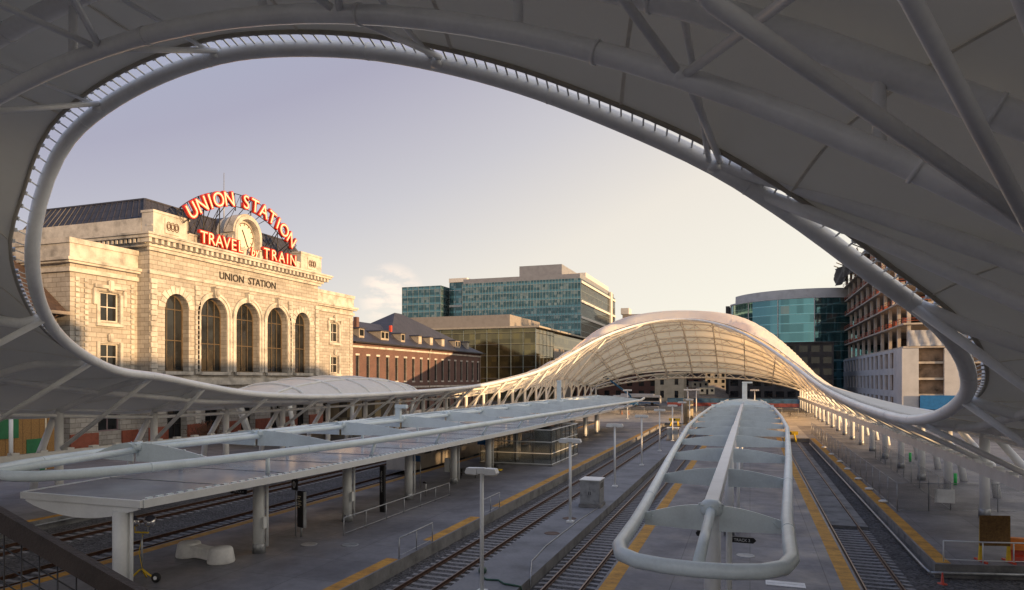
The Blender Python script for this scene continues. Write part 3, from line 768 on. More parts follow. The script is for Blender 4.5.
for a, b in list(zip(loop2, loop2[1:]))[1::4]:
    a, b = V(a), V(b)
    if (b - a).length > 1.5: c_ = (a + b) / 2; d_ = (b - a).normalized(); LB().tube([c_ - d_ * .035, c_ + d_ * .035], .21, 14).build('weld_collar', CS, et_)
LB().tube([(-26.6, 17.5, ZT + .05), (-26.6, 23.9, ZT + .28)], .15, 12).build('nose_tube', CS, lc)
sx = lambda y: lerp(-26.6, -25.6, smooth(20, 60, y))
LB().tube([(sx(y), y, ZT + .3) for y in range(24, 128, 4)], .16, 12).build('spine_tube', CS, lc)
LB().tube([(sx(y) - .62, y, ZT + .42) for y in range(24, 128, 4)], .09, 10).build('service_pipe', CS, lc)
gl = LB()
for a in range(0, 98, 4):
    y0, y1 = 19.3 + a, 19.3 + min(a + 4, 98)
    p = [(interp(GL, y0) , y0 + .012), (interp(GR, y0), y0 + .012), (interp(GR, y1), y1 - .012), (interp(GL, y1), y1 - .012)]
    vs = [(x, y, z) for z in (ZG - .03, ZG) for x, y in p]
    gl.add(vs, ((3, 2, 1, 0), (4, 5, 6, 7), (0, 1, 5, 4), (1, 2, 6, 5), (2, 3, 7, 6), (3, 0, 4, 7)))
gl.split('glass_panel', MT['canopyglass'], lc)
fb = LB()
for T, s in ((GR, 1), (GL, -1)):
    for a in range(0, 98, 4): fb.obox((interp(T, 19.3 + a) + s * .11, 19.3 + a, ZG - .13), (interp(T, 23.3 + a) + s * .11, 23.3 + a, ZG - .13), .14, .3)
fb.obox((-27.3, 19.2, ZG - .12), (-21.1, 19.2, ZG - .12), .12, .26)
fb.build('edge_beam', MT['steel'], lc)
gj = LB()
for y in range(24, 117, 4): gj.obox((interp(GL, y) + .1, y - .7, ZG + .012), (interp(GR, y) - .1, y - .7, ZG + .012), .07, .03)
gj.split('glazing_bar', MT['galv'], lc)
cl_ = LB()
for k in range(210): y = 19.6 + .46 * k; cl_.box(interp(GR, y) - .14, interp(GR, y) - .02, y, y + .26, ZG + .004, ZG + .05)
cl_.build('edge_cleats', CS, lc)['kind'] = 'stuff'
for k in range(12):
    y = 19.3 + 7.6 * k
    if y > 116: continue
    co = LB().tube([(-22.2, y, 0), (-22.2, y, ZG - .45)], .28 if k else .29, 18).build('column', MT['steel'], lc)
    LB().lathe((-22.2, y, 0), [(.31, 0), (.31, .42), (.285, .44)], 18).build('column_base', MT['galv'], co)
    LB().tube([(-21.82, y + .12, .3), (-21.82, y + .12, ZG - .3)], .06, 8).build('rain_pipe', MT['steel'], co)
    if k in (1, 2): LB().bevbox(-21.86, -21.74, y - .24, y + .0, 1.2, 1.75, .015).build('switch_box', MT['steel'], co)
    if k == 4: LB().bevbox(-22.95, -22.55, y - .2, y + .15, .9, 2.0, .03).build('switch_box', MT['steel'], co)
    xl, xr = interp(GL, y) + .05, interp(GR, y) - .05
    poly = [(lerp(xl, xr, q / 12), ZG - .3 - .48 * math.sin(math.pi * min(1, q / 12 * 1.02)) ** .8 - .05) for q in range(13)] + [(xr, ZG - .06), (xl, ZG - .06)]
    pl = LB().prism(poly, 'y', y - .06, y + .06).build('arched_bracket', MT['steel'], lc)
for k in range(13):
    y = 24 + 8 * k
    if y > 124: continue
    pm = LB(); xa, xb = sx(y) - .1, interp(RT, y) - .15
    up = [(lerp(xa, xb, q / 10), ZT + .0 + .62 * math.cos(q / 10 * math.pi / 2) ** 1.1) for q in range(11)]
    pm.prism(up + [(xb, ZT - .2), (xa, ZT - .25)], 'y', y - .035, y + .035)
    xa2, xb2 = sx(y) - .3, interp(LT, y) + .15
    up = [(lerp(xa2, xb2, q / 10), ZT + .62 * math.cos(q / 10 * math.pi / 2) ** 1.1) for q in range(11)]
    pm.prism((up + [(xb2, ZT - .2), (xa2, ZT - .25)])[::-1], 'y', y - .035, y + .035)
    for q in range(2, 10, 2): pm.lathe((lerp(xa, xb, q / 10), y, ZT + .62 * math.cos(q / 10 * math.pi / 2) ** 1.1), [(.05, -.02), (.05, .05)], 6)
    pm.build('arched_plate', CS, lc)
    nd = LB()
    for q in range(6): nd.tube([(sx(y), y, ZT + .42), (sx(y) + .42 * math.cos(q * 1.047), y + .42 * math.sin(q * 1.047), ZT + .62)], .045, 6)
    nd.lathe((sx(y), y, ZT + .3), [(.28, 0), (.28, .2), (.18, .34), (0, .36)], 12); nd.build('node_casting', CS, lc)
    ps = LB()
    for x in (sx(y), interp(RT, y + 2.5) - .0): ps.tube([(x if x < -22 else max(min(x, interp(GR, y + 2.5) - .3), x - 1.2), y + 2.5, ZG + .002), (x, y + 2.5, ZT)], .1, 8)
    ps.split('tube_post', CS, lc)
mast(-25.9, 47.4, 5.0, 1.0, .75, 'pale box mast on the left canopy nearest the bridge', .8)
mast(-26.2, 96, 4.9, 2.9, .3, 'tall pale mast on the left canopy in front of the vault', 1.1)
dirsign(-22.5, 26.4, 2.95, 1.0, 'TRACK 1', 'black arrow sign strapped to the second column under the glass canopy', -1)

# ------------------------------------------------------------------ lamp posts on the strip
lp0 = None
lamp_lab = ['white T-shaped lamp post nearest the bridge on the track strip',
            'white T-shaped lamp post on the track strip just before the grey cabinet',
            'white T-shaped lamp post on the track strip, next one past the grey cabinet',
            'white T-shaped lamp post on the track strip, second one past the grey cabinet',
            'white T-shaped lamp post on the track strip, third one past the grey cabinet',
            'white T-shaped lamp post on the track strip, next to the small far cabinet',
            'white T-shaped lamp post on the track strip, first past the small far cabinet',
            'white T-shaped lamp post at the very end of the track strip']
def make_lamp(label):
    t = thing('lamp_post', label, 'lamp post', (-9.97, 25, -.12), group='lamp posts along the track strip')
    MB().tube([(0, 0, .1), (0, 0, 4.75)], [.085, .075], 12).build('pole', MT['steel'], t)
    MB().bevbox(-.2, .2, -.2, .2, 0, .12, .02).build('base_plate', MT['steel'], t)
    MB().bevbox(-.17, .17, -.13, .13, 4.7, 4.93, .02).build('lamp_bracket', MT['steel'], t)
    for s in (-1, 1):
        h = MB().prism([(s * .175, 4.66), (s * .62, 4.68), (s * .67, 4.74), (s * .6, 4.91), (s * .175, 4.92)], 'y', -.17, .17).build('lamp_head', MT['steel'], t)
        MB().box(min(s * .22, s * .6), max(s * .22, s * .6), -.13, .13, 4.635, 4.655).build('lens', MT['lightpane'], h)
    return t
for k, lab in enumerate(lamp_lab):
    if k == 0: lp0 = make_lamp(lab); o = lp0
    else: o = copy_tree(lp0); o['label'] = lab
    o.location = (-9.97, 25 + 14 * k, -.12); o.rotation_euler.z = rnd.uniform(-.04, .04)
for k, (x, y, lab) in enumerate([(-23.9, 141, 'white T-shaped lamp post on the sunlit plaza beside the canopy tip'), (-12.6, 151, 'pale T-shaped lamp post in the middle of the plaza, left of a pair'), (-11.0, 153, 'pale T-shaped lamp post in the middle of the plaza, taller of a pair'), (.9, 150, 'pale T-shaped lamp post on the plaza right of the centre canopy mast')]):
    o = copy_tree(lp0); o['label'] = lab; o['group'] = 'lamp posts on the plaza'; o.location = (x, y, 0); o.scale = (1.35, 1.35, 1.25)

# ------------------------------------------------------------------ small things on the platforms
def cabinet(x, y, z, w, d, h, label):
    t = thing('equipment_cabinet', label, 'cabinet', (x, y, z), group='metal cabinets on the track strip')
    MB().bevbox(-w / 2 - .08, w / 2 + .08, -d / 2 - .08, d / 2 + .08, 0, .22, .02).build('plinth', MT['wallconc'], t)
    MB().bevbox(-w / 2, w / 2, -d / 2, d / 2, .22, h, .025).build('body', MT['galv'], t)
    MB().bevbox(-w / 2 - .05, w / 2 + .05, -d / 2 - .05, d / 2 + .05, h + .003, h + .07, .02).build('lid', MT['steel'], t)
    for s in (-1, 1):
        dr = MB().bevbox(s * w / 4 - w / 4 + .03, s * w / 4 + w / 4 - .03, -d / 2 - .025, -d / 2 - .003, .3, h - .06, .01).build('door', MT['galv'], t)
        MB().box(s * .06 - .015, s * .06 + .015, -d / 2 - .055, -d / 2 - .026, .85, 1.05).build('handle', MT['black'], dr)
    g = MB()
    for k in range(5): g.box(w / 2 + .003, w / 2 + .02, -d / 3, d / 3, h - .5 + .07 * k, h - .47 + .07 * k)
    g.build('vent', MT['darkmetal'], t)
cabinet(-9.9, 44.6, -.12, 1.3, 1.5, 1.75, 'grey metal equipment cabinet with a pale lid on the track strip')
cabinet(-10.0, 95.8, -.12, 1.5, 1.5, 1.7, 'small distant grey cabinet at the foot of a lamp post')
# cast bench: two tapered drums joined by a bridge
t = thing('concrete_bench', 'pale dumbbell-shaped concrete bench on the outer platform', 'bench', (-23.75, 25.1, 0), R(-10))
for s in (-1, 1):
    MB().lathe((s * 1.12, 0, 0), [(.58, 0), (.6, .05), (.5, .6), (.45, .66), (.0, .67)], 28).build('drum', MT['concrete_bench'], t)
MB().prism([(-.68, -.3), (0, -.22), (.68, -.3), (.68, .3), (0, .22), (-.68, .3)], 'z', .06, .56).build('bridge', MT['concrete_bench'], t)
# passenger information pylons
t = thing('information_pylon', 'black information board on a short post with a square numbered sign above', 'information sign', (-22.3, 30.3, 0), R(-20))
MB().tube([(0, 0, 0), (0, 0, .6)], .05, 8).build('post', MT['galv'], t)
MB().bevbox(-.27, .27, -.09, .09, .5, 2.4, .03).build('board', MT['black'], t)
MB().box(.274, .33, -.085, .085, .52, 2.38).build('side_trim', MT['galv'], t)
nl = MB()
for z, w in ((2.1, .3), (2.0, .22), (1.85, .34), (1.74, .26), (1.66, .34), (1.55, .2)): nl.box(-.2, -.2 + w, -.1, -.094, z, z + .05)
nl.build('printed_lines', MT['letterface'], t)
t = thing('platform_number_sign', 'square black sign with a white number zero above the information board', 'sign', (-22.75, 30.35, 2.4), R(-20))
MB().bevbox(-.26, .26, -.04, .04, .02, .62, .02).build('board', MT['black'], t)
textobj('lettering', '0', .5, .004, MT['white'], t, Matrix.Translation((0, -.045, .15)) @ FACE_MY, bold=.01)
MB().tube([(0, 0.06, -2.4), (0, .06, .4)], .03, 6).build('post', MT['galv'], t)
t = thing('station_name_pylon', 'tall thin black pylon with white vertical lettering beside the long handrail', 'information sign', (-21.65, 37.6, 0), R(-15))
MB().bevbox(-.19, .19, -.1, .1, 0, 2.9, .02).build('pylon', MT['black'], t)
textobj('lettering', 'UNION STATION', .17, .004, MT['white'], t, Matrix.Translation((.06, -.106, 1.25)) @ FACE_MY @ Matrix.Rotation(R(90), 4, 'Z'), align='LEFT')
t = thing('platform_sign', 'small dark blue sign on a thin post between two canopy columns', 'sign', (-23.5, 46.4, 0), R(-15))
MB().tube([(0, 0, 0), (0, 0, 2.5)], .035, 8).build('post', MT['galv'], t); MB().bevbox(-.72, .03, -.03, .03, 2.05, 2.5, .01).build('board', MT['bluepaint'], t)
t = thing('standpipe', 'short grey standpipe rising from the platform inside the handrail', 'standpipe', (-21.7, 43.7, 0))
MB().tube([(0, 0, 0), (0, 0, 1.05)], .05, 8).build('pipe', MT['galv'], t); MB().tube([(-.22, 0, .95), (.06, 0, .95)], .07, 8).build('valve', MT['darkmetal'], t)
# handrails
def handrail(P, label, h=.95, mat='galv', step=2.1, grp='handrails on the platforms', mid=False):
    P = [V(p) for p in P]; t = thing('handrail', label, 'handrail', P[0], group=grp); o = P[0]
    pts = []
    for a, b in zip(P, P[1:]):
        n = max(1, round((b - a).length / step)); pts += [a.lerp(b, k / n) - o for k in range(n)]
    pts.append(P[-1] - o)
    for p in pts: MB().tube([p, p + V((0, 0, h))], .028, 8).build('post', MT[mat], t)
    MB().tube([p + V((0, 0, h)) for p in pts], .032, 8).build('top_rail', MT[mat], t)
    if mid: MB().tube([p + V((0, 0, h * .5)) for p in pts], .022, 8).build('middle_rail', MT[mat], t)
    else: MB().tube([p + V((0, 0, .12)) for p in pts], .018, 6).build('bottom_rail', MT[mat], t)
    return t
handrail([(-20.3, 31.2, 0), (-20.1, 44.2, 0)], 'long low grey handrail on the outer platform beside the black pylon', step=2.15)
handrail([(-15.32, 28.1, 0), (-15.32, 31.6, 0)], 'short handrail in the first gap of the yellow platform edge', step=1.75)
handrail([(-15.32, 38.2, 0), (-15.32, 41.5, 0)], 'short handrail in the second gap of the yellow platform edge', step=1.65)
handrail([(8.3, 35.75, 0), (9.9, 36.0, 0), (20, 38.5, 0)], 'pale handrail along the open end of the side platform', step=1.3, mat='steel')
# floodlight trolley
t = thing('floodlight_trolley', 'mobile floodlight stand with two silver lamps on yellow brackets', 'floodlight', (-23.6, 21.5, 0), R(10))
MB().tube([(0, 0, .35), (0, 0, 2.05)], .04, 8).build('mast', MT['galv'], t)
fr_ = MB(); fr_.tube([(-.5, -.1, .05), (-.1, 0, .45), (0, 0, .5), (.35, -.05, .3), (.62, -.1, .2)], .04, 8); fr_.tube([(-.1, .4, .05), (0, 0, .5)], .04, 8); fr_.obox((-.3, 0, 2.0), (.3, 0, 2.0), .08, .06)
fr_.tube([(-.3, 0, 2.0), (-.34, 0, 2.3)], .02, 6); fr_.tube([(.1, -.1, .5), (-.12, -.02, 1.2), (.05, 0, 1.9)], .015, 6); fr_.build('frame', MT['yellow'], t)
for s, a in ((-1, .5), (1, -.6)):
    l = MB().lathe((0, 0, 0), [(.05, -.2), (.13, -.16), (.22, 0), (.25, .12), (.0, .1)], 18).build('lamp', MT['chrome'], t)
    l.matrix_local = Matrix.Translation((s * .33, .05 * s, 2.42)) @ Matrix.Rotation(R(-65), 4, 'X') @ Matrix.Rotation(a, 4, 'Y')
    MB().obox((s * .27, 0, 2.03), (s * .27, 0, 2.3), .03, .03).build('yoke', MT['galv'], t)
w = MB().lathe((0, 0, 0), [(.06, -.06), (.19, -.05), (.2, 0), (.19, .05), (.06, .06)], 18).build('wheel', MT['rubber'], t); w.matrix_local = Matrix.Translation((.72, -.1, .2)) @ Matrix.Rotation(R(90), 4, 'X')
hub = MB().lathe((0, 0, 0), [(.08, -.075), (.08, .075)], 10).build('hub', MT['white'], w)
# picnic table, bucket trolley
t = thing('picnic_table', 'small dark picnic table with benches under the glass canopy', 'table', (-22.5, 53.4, 0), R(20))
MB().bevbox(-.85, .85, -.4, .4, .68, .74, .015).build('table_top', MT['darkmetal'], t)
for s in (-1, 1): MB().bevbox(-.85, .85, s * .72 - .14, s * .72 + .14, .42, .46, .01).build('bench_plank', MT['darkmetal'], t)
lg = MB()
for x in (-.6, .6):
    lg.obox((x, -.75, 0), (x, -.2, .68), .06, .05); lg.obox((x, .75, 0), (x, .2, .68), .06, .05); lg.obox((x + .05, -.8, .4), (x + .05, .8, .4), .05, .05)
lg.build('trestle', MT['darkmetal'], t)
t = thing('bucket_trolley', 'small yellow trolley carrying a dark bucket in front of the glass kiosk', 'trolley', (-21.6, 57.7, 0))
MB().bevbox(-.5, .5, -.3, .3, .05, .18, .03).build('tray', MT['yellow'], t); MB().lathe((0, 0, .18), [(.18, 0), (.23, .42), (.2, .42), (.0, .36)], 14).build('bucket', MT['darkmetal'], t); MB().tube([(-.35, 0, .15), (-.4, .05, 1.3)], .025, 6).build('handle', MT['yellow'], t)
# covers, hatch, hose, conduit
for x, y, z, mt, lab in ((-18.9, 29.6, .003, 'galv', 'round grey manhole cover on the outer platform near the yellow edge'), (-10.2, 35.9, -.117, 'rust', 'rusty manhole cover on the track strip, the one nearer the bridge'), (-10.3, 40.1, -.117, 'rust', 'rusty manhole cover beside the second lamp post'), (-.2, 33.9, .003, 'galv', 'round manhole cover seen through the end of the centre canopy'), (-20.9, 29.0, .003, 'galv', 'dark manhole cover on the outer platform below the long handrail')):
    tag(MB().lathe((0, 0, 0), [(.42, 0), (.42, .012), (.36, .016), (.34, .01), (.0, .012)], 24).build('manhole_cover', MT[mt], None, (x, y, z)), lab, 'manhole cover', 'manhole covers')
h = thing('access_hatch', 'pale square hatch lid on the centre platform below the canopy end', 'hatch', (1.35, 29.7, .004)); MB().bevbox(-.75, .75, -.35, .35, 0, .02, .008).build('lid', MT['white'], h); MB().box(-.7, .7, -.01, .01, .021, .024).build('seam', MT['galv'], h)
hz = MB(); hz.tube([(-10.95, 27.6, .06), (-10.8, 27.0, -.06), (-10.4, 26.6, -.08), (-9.9, 26.7, -.08), (-9.5, 26.3, -.08), (-9.0, 26.2, -.07), (-8.75, 26.2, -.1), (-8.7, 26.2, -.4)], .045, 8); hz.lathe((-10.98, 27.62, -.12), [(.16, 0), (.19, .08), (.16, .22), (.0, .24)], 12)
tag(hz.build('hose', MT['hose']), 'green hose coiling to the edge of the track strip', 'hose')
cd = MB(); cd.tube([(-9.35, 44, -.09), (-9.6, 39.6, -.09), (-9.7, 33, -.09), (-9.5, 30, -.09), (-9.0, 28.3, -.09), (-8.78, 27.6, -.1), (-8.74, 27.4, -.5)], .03, 6)
tag(cd.build('conduit', MT['galv']), 'thin grey conduit running from the cabinet along the track strip', 'conduit')

# ------------------------------------------------------------------ glass lift kiosk
kx0, kx1, ky0, ky1, kh = -25.0, -17.8, 62.4, 72.8, 3.45
k = thing('glass_kiosk', 'glass-walled lift kiosk with white rails under the left canopy', 'kiosk', (-21.4, 67, 0))
def kb(mb): mb.v = [(x + 21.4, y - 67, z) for x, y, z in mb.v]; return mb
kb(MB().box(kx0 - .1, kx1 + .1, ky0 - .1, ky1 + .1, 0, .15)).build('plinth', MT['wallconc'], k)
g = MB()
nx, ny = 4, 6
for i in range(nx):
    a, b = lerp(kx0, kx1, i / nx), lerp(kx0, kx1, (i + 1) / nx)
    for y in (ky0, ky1): g.box(a + .04, b - .04, y - .01, y + .01, .2, kh)
for i in range(ny):
    a, b = lerp(ky0, ky1, i / ny), lerp(ky0, ky1, (i + 1) / ny)
    for x in (kx0, kx1): g.box(x - .01, x + .01, a + .04, b - .04, .2, kh)
kb(g).build('glass_wall', MT['kioskglass'], k)
g = MB()
for z in (.18, 1.2, 2.3, kh):
    for y in (ky0, ky1): g.box(kx0, kx1, y - .035, y + .035, z - .035, z + .035)
    for x in (kx0, kx1): g.box(x - .035, x + .035, ky0 + .04, ky1 - .04, z - .035, z + .035)
kb(g).build('rails', MT['steel'], k)
g = MB()
for i in range(nx + 1):
    for y in (ky0, ky1): g.box(lerp(kx0, kx1, i / nx) - .025, lerp(kx0, kx1, i / nx) + .025, y - .03, y + .03, .15, kh - .06)
for i in range(1, ny):
    for x in (kx0, kx1): g.box(x - .04, x + .04, lerp(ky0, ky1, i / ny) - .025, lerp(ky0, ky1, i / ny) + .025, .15, kh - .06)
kb(g).build('mullions', MT['darkmetal'], k)
kb(MB().bevbox(-20.6, -18.6, 66, 69.5, .16, 3.3, .05)).build('lift_shaft', MT['darkmetal'], k)
kb(MB().bevbox(-24.2, -22.6, 64.5, 71, .16, 1.15, .05)).build('stair_wall', MT['wallconc'], k)
t = thing('route_sign', 'red white and blue sign fixed at the corner of the glass kiosk', 'sign', (-24.6, 61.9, 1.9))
MB().box(-.55, .55, -.04, .04, 0, 1.5).build('board', MT['white'], t)
MB().box(-.55, .55, -.06, -.043, .95, 1.5).build('red_band', MT['red'], t); MB().box(-.55, .55, -.06, -.043, 0, .5).build('blue_band', MT['bluepaint'], t)

# ------------------------------------------------------------------ fences and things on the side platform
def chainfence(P, h, label, step=3.0, lean=False):
    P = [V(p) for p in P]; t = thing('chain_link_fence', label, 'fence', P[0], group='temporary chain link fences'); o = P[0]
    pts = []
    for a, b in zip(P, P[1:]):
        n = max(1, round((b - a).length / step)); pts += [a.lerp(b, k_ / n) for k_ in range(n)]
    pts.append(P[-1])
    for a in pts: MB().tube([a - o, a - o + V((0, 0, h))], .03, 8).build('post', MT['galv'], t)
    for a, b in zip(pts, pts[1:]):
        a, b = a - o, b - o; z = V((0, 0, 1))
        pn = MB().quad(a + z * .06, b + z * .06, b + z * (h - .04), a + z * (h - .04)).build('mesh_panel', MT['chain'], t)
        MB().tube([a + z * h, b + z * h], .022, 6).tube([a + z * .06, b + z * .06], .018, 6).split('panel_rail', MT['galv'], pn)
    return t
chainfence([(8.75, 112, 0), (8.75, 48.6, 0), (10.6, 49.1, 0)], 1.75, 'long grey chain link fence along the yellow edge of the side platform')
chainfence([(10.6, 49.1, 0), (14.6, 50.2, 0), (22, 52.2, 0)], 1.75, 'chain link fence turning across the side platform towards the columns')
chainfence([(12.0, 50.0, 0), (12.4, 80, 0)], 1.75, 'grey chain link fence just inside the column row of the side platform')
tag(MB().bevbox(-.55, .55, -.015, .015, -.4, .45, .01).build('notice_board', MT['white'], None, (11.5, 49.25, .95)), 'blank white notice board wired to the chain link fence', 'notice')
bg = MB()
bm = bmesh.new(); bmesh.ops.create_icosphere(bm, subdivisions=2, radius=1)
sv = [tuple(v.co) for v in bm.verts]; sf = [[v.index for v in f.verts] for f in bm.faces]; bm.free()
for i, (x, y) in enumerate([(8.45, 51.5), (8.4, 57.0), (8.42, 62.5), (8.4, 69), (8.45, 75), (8.4, 82), (8.4, 90)]):
    b = MB(); b.add([(p[0] * .3 * (1 + .1 * math.sin(9 * p[1] + i)), p[1] * .22, .09 + max(-.09, p[2] * .11)) for p in sv], sf, None, True)
    tag(b.build('sandbag', MT['white'], None, (x, y, .006)), 'small white sandbag weighing down the fence on the yellow edge', 'sandbag', 'sandbags along the fence')
t = thing('plywood_sign', 'brown plywood board on yellow feet at the end of the side platform', 'sign board', (10.5, 36.5, 0), R(14))
MB().bevbox(-.66, .66, -.02, .02, .72, 2.1, .008).build('board', MT['hoard'], t)
for s in (-1, 1):
    MB().prism([(-.1, 0), (.1, 0), (.05, .75), (.03, 2.05), (-.03, 2.05), (-.05, .75)], 'y', -.06, .02).build('foot', MT['yellow'], t).location = (s * .6, .05, 0)
    MB().obox((s * .6, -.45, .04), (s * .6, .45, .04), .12, .08).build('foot_bar', MT['red'], t)
t = thing('water_barrier', 'red plastic water-filled barriers stacked beside the plywood board', 'barrier', (12.0, 37.2, 0))
for z in (0, .52): MB().prism([(-.35, 0), (.35, 0), (.3, .2), (.18, .28), (.15, .5), (-.15, .5), (-.18, .28), (-.3, .2)], 'x', -.75, .75).build('block', MT['red' if z == 0 else 'orange'], t).location = (0, 0, z)
tag(MB().lathe((0, 0, 0), [(.2, 0), (.2, .03), (.07, .05), (.03, .5), (0, .5)], 12).build('traffic_cone', MT['red'], None, (7.9, 34.2, -.62)), 'small red cone against the pit wall of the side platform', 'cone')
g = MB()
for i, y in enumerate((62, 78)):
    tag(MB().tube([(0, 0, 0), (0, 0, .9)], .12, 8).build('bollard_sleeve', MT['green'], None, (15.2 , y, .001)), 'bright green sleeve standing between the side platform columns', 'bollard', 'green sleeves')

# ------------------------------------------------------------------ silver coach on the track behind the columns
t = thing('passenger_coach', 'silver passenger coach half hidden behind the left canopy columns', 'train', (-30.4, 75, 0))
bd = MB(); pro = [(-1.42, -.1), (-1.45, .9), (-1.42, 2.9), (-1.2, 3.4), (-.6, 3.62), (.6, 3.62), (1.2, 3.4), (1.42, 2.9), (1.45, .9), (1.42, -.1)]
bd.prism(pro, 'y', -19, 12); bd.build('body', MT['coach'], t)
for y in [-17 + 2.6 * i for i in range(11)]: MB().box(1.43, 1.462, y, y + 1.5, 1.25, 2.15).build('window', MT['paneglass'], t)
MB().box(1.4, 1.458, -18.8, 11.8, 2.35, 2.45).build('side_stripe', MT['redwrap'], t)
for y in (-15.5, 8.5):
    bo = MB(); bo.box(-1.2, 1.3, y - 1.7, y + 1.7, -.3, -.12); bo.obox((1.25, y - 1.6, -.1), (1.25, y + 1.6, -.1), .12, .3); bo = bo.build('bogie', MT['darkmetal'], t)
    for dy in (-1.1, 1.1):
        wh = MB().lathe((0, 0, 0), [(.42, -.06), (.42, .06)], 16).build('wheel', MT['galv'], bo); wh.matrix_local = Matrix.Translation((.78, y + dy, .02)) @ Matrix.Rotation(R(90), 4, 'Y')
uf = MB()
for y in (-11, -7, -3, 1.5, 4.5): uf.bevbox(.5, 1.35, y, y + 2.4, -.42, -.11, .04)
uf.split('underframe_box', MT['galv'], t)
# ------------------------------------------------------------------ masonry facades with real openings
def facade(mb, org, u, n, L, bands, wm, rm=None, depth=.5):
    """bands: (z0, z1, [(centre, width, bottom, top, arched)])"""
    org, u, n = V(org), V(u), V(n); rm = rm or wm
    def P(a, z, d=0): return org + u * a + V((0, 0, z)) - n * d
    for z0, z1, ops in bands:
        a = 0
        for c, w, zb, zt, ar in sorted(ops):
            l, r = c - w / 2, c + w / 2
            mb.quad(P(a, z0), P(l, z0), P(l, z1), P(a, z1), wm); a = r
            if zb > z0 + 1e-4: mb.quad(P(l, z0), P(r, z0), P(r, zb), P(l, zb), wm)
            if ar:
                rad = w / 2; zs = zt - rad; N = 14
                cur = [(c - rad * math.cos(math.pi * k / N), zs + rad * math.sin(math.pi * k / N)) for k in range(N + 1)]
                for (a0, b0), (a1, b1) in zip(cur, cur[1:]):
                    mb.quad(P(a0, b0), P(a1, b1), P(a1, z1), P(a0, z1), wm)
                    mb.quad(P(a0, b0), P(a0, b0, depth), P(a1, b1, depth), P(a1, b1), rm)
            else:
                zs = zt; mb.quad(P(l, zt), P(r, zt), P(r, z1), P(l, z1), wm); mb.quad(P(l, zt), P(l, zt, depth), P(r, zt, depth), P(r, zt), rm)
            mb.quad(P(l, zb), P(l, zb, depth), P(l, zs, depth), P(l, zs), rm); mb.quad(P(r, zb), P(r, zs), P(r, zs, depth), P(r, zb, depth), rm)
            mb.quad(P(l, zb), P(r, zb), P(r, zb, depth), P(l, zb, depth), rm)
        mb.quad(P(a, z0), P(L, z0), P(L, z1), P(a, z1), wm)
def window(parent, base, org, u, n, op, depth, nx, nz, fm, gm, fw=.09, name='window'):
    c, w, zb, zt, ar = op; org, u, n = V(org), V(u), V(n); o = V(base)
    def P(a, z, d): return org + u * a + V((0, 0, z)) - n * d - o
    l, r = c - w / 2, c + w / 2; rad = w / 2; zs = zt - rad if ar else zt
    f = MB()
    f.obox(P(l + fw / 2, zb, depth - .06), P(l + fw / 2, zs, depth - .06), fw, .12, up=n); f.obox(P(r - fw / 2, zb, depth - .06), P(r - fw / 2, zs, depth - .06), fw, .12, up=n)
    f.obox(P(l + fw, zb + fw / 2, depth - .06), P(r - fw, zb + fw / 2, depth - .06), fw, .12, up=n)
    def top(a): return zs + math.sqrt(max(0, rad * rad - (a - c) ** 2)) if ar else zt
    if ar:
        pts = [P(c - (rad - fw / 2) * math.cos(math.pi * k / 14), zs + (rad - fw / 2) * math.sin(math.pi * k / 14), depth - .06) for k in range(15)]
        for a_, b_ in zip(pts, pts[1:]): f.obox(a_, b_, fw, .12, up=n)
    else: f.obox(P(l + fw, zt - fw / 2, depth - .06), P(r - fw, zt - fw / 2, depth - .06), fw, .12, up=n)
    for k in range(1, nx): a = lerp(l, r, k / nx); f.obox(P(a, zb + fw, depth - .05), P(a, top(a) - fw * .6, depth - .05), fw * .7, .08, up=n)
    for k in range(1, nz): z = lerp(zb, zs, k / (nz if not ar else nz - .999)); f.obox(P(l + fw, z, depth - .04), P(r - fw, z, depth - .04), fw * .7, .07, up=n)
    fo = f.build(name, fm, parent)
    g = MB()
    if ar: poly = [P(l, zb, depth), P(r, zb, depth)] + [P(c + rad * math.cos(math.pi * k / 14), zs + rad * math.sin(math.pi * k / 14), depth) for k in range(15)]
    else: poly = [P(l, zb, depth), P(r, zb, depth), P(r, zt, depth), P(l, zt, depth)]
    g.add(poly, (tuple(range(len(poly))),)); g.build('pane', gm, fo)
    return fo
def local(mb, o): mb.v = [(x - o[0], y - o[1], z - o[2]) for x, y, z in mb.v]; return mb
YD, XN = (0, 1, 0), (1, 0, 0)

# ------------------------------------------------------------------ the stone station
SB = (-70, 82.3, 0)
st = thing('station_building', 'sunlit limestone station building with tall arched windows, deep cornice and slate roof', 'station', SB)
ST, SD, GN = MT['stone'], MT['stonedet'], MT['granite']
y0, y1 = 64.9, 99.7
w = MB()
A5 = [(69.2, 3.9), (75.6, 4.9), (82.3, 4.9), (89.0, 4.9), (95.4, 3.9)]
hi = [(y - y0, ww, 9.3, 19.5 if ww > 4 else 19.3, True) for y, ww in A5]
lo = [(y - y0, 3.2, .6, 6.2, False) for y, ww in A5]
facade(w, (-70, y0, 0), YD, XN, y1 - y0, [(0, 7.4, lo), (7.4, 21.3, hi), (21.3, 25.0, [])], ST, ST, 1.25)
w.quad((-70, y0, 0), (-95, y0, 0), (-95, y0, 28.2), (-70, y0, 28.2), ST); w.quad((-70, y1, 0), (-95, y1, 0), (-95, y1, 28.2), (-70, y1, 28.2), ST)
local(w, SB).build('wall', None, st)
for op in hi: window(st, SB, (-70, y0, 0), YD, XN, op, 1.15, 4 if op[1] > 4 else 3, 3, MT['bronzeframe'], MT['paneglass'], .17)
for op in lo: window(st, SB, (-70, y0, 0), YD, XN, op, 1.1, 3, 3, MT['windowframe'], MT['paneglass'], .12, 'entrance_door' if abs(op[0] - 17.4) < 1 else 'window')
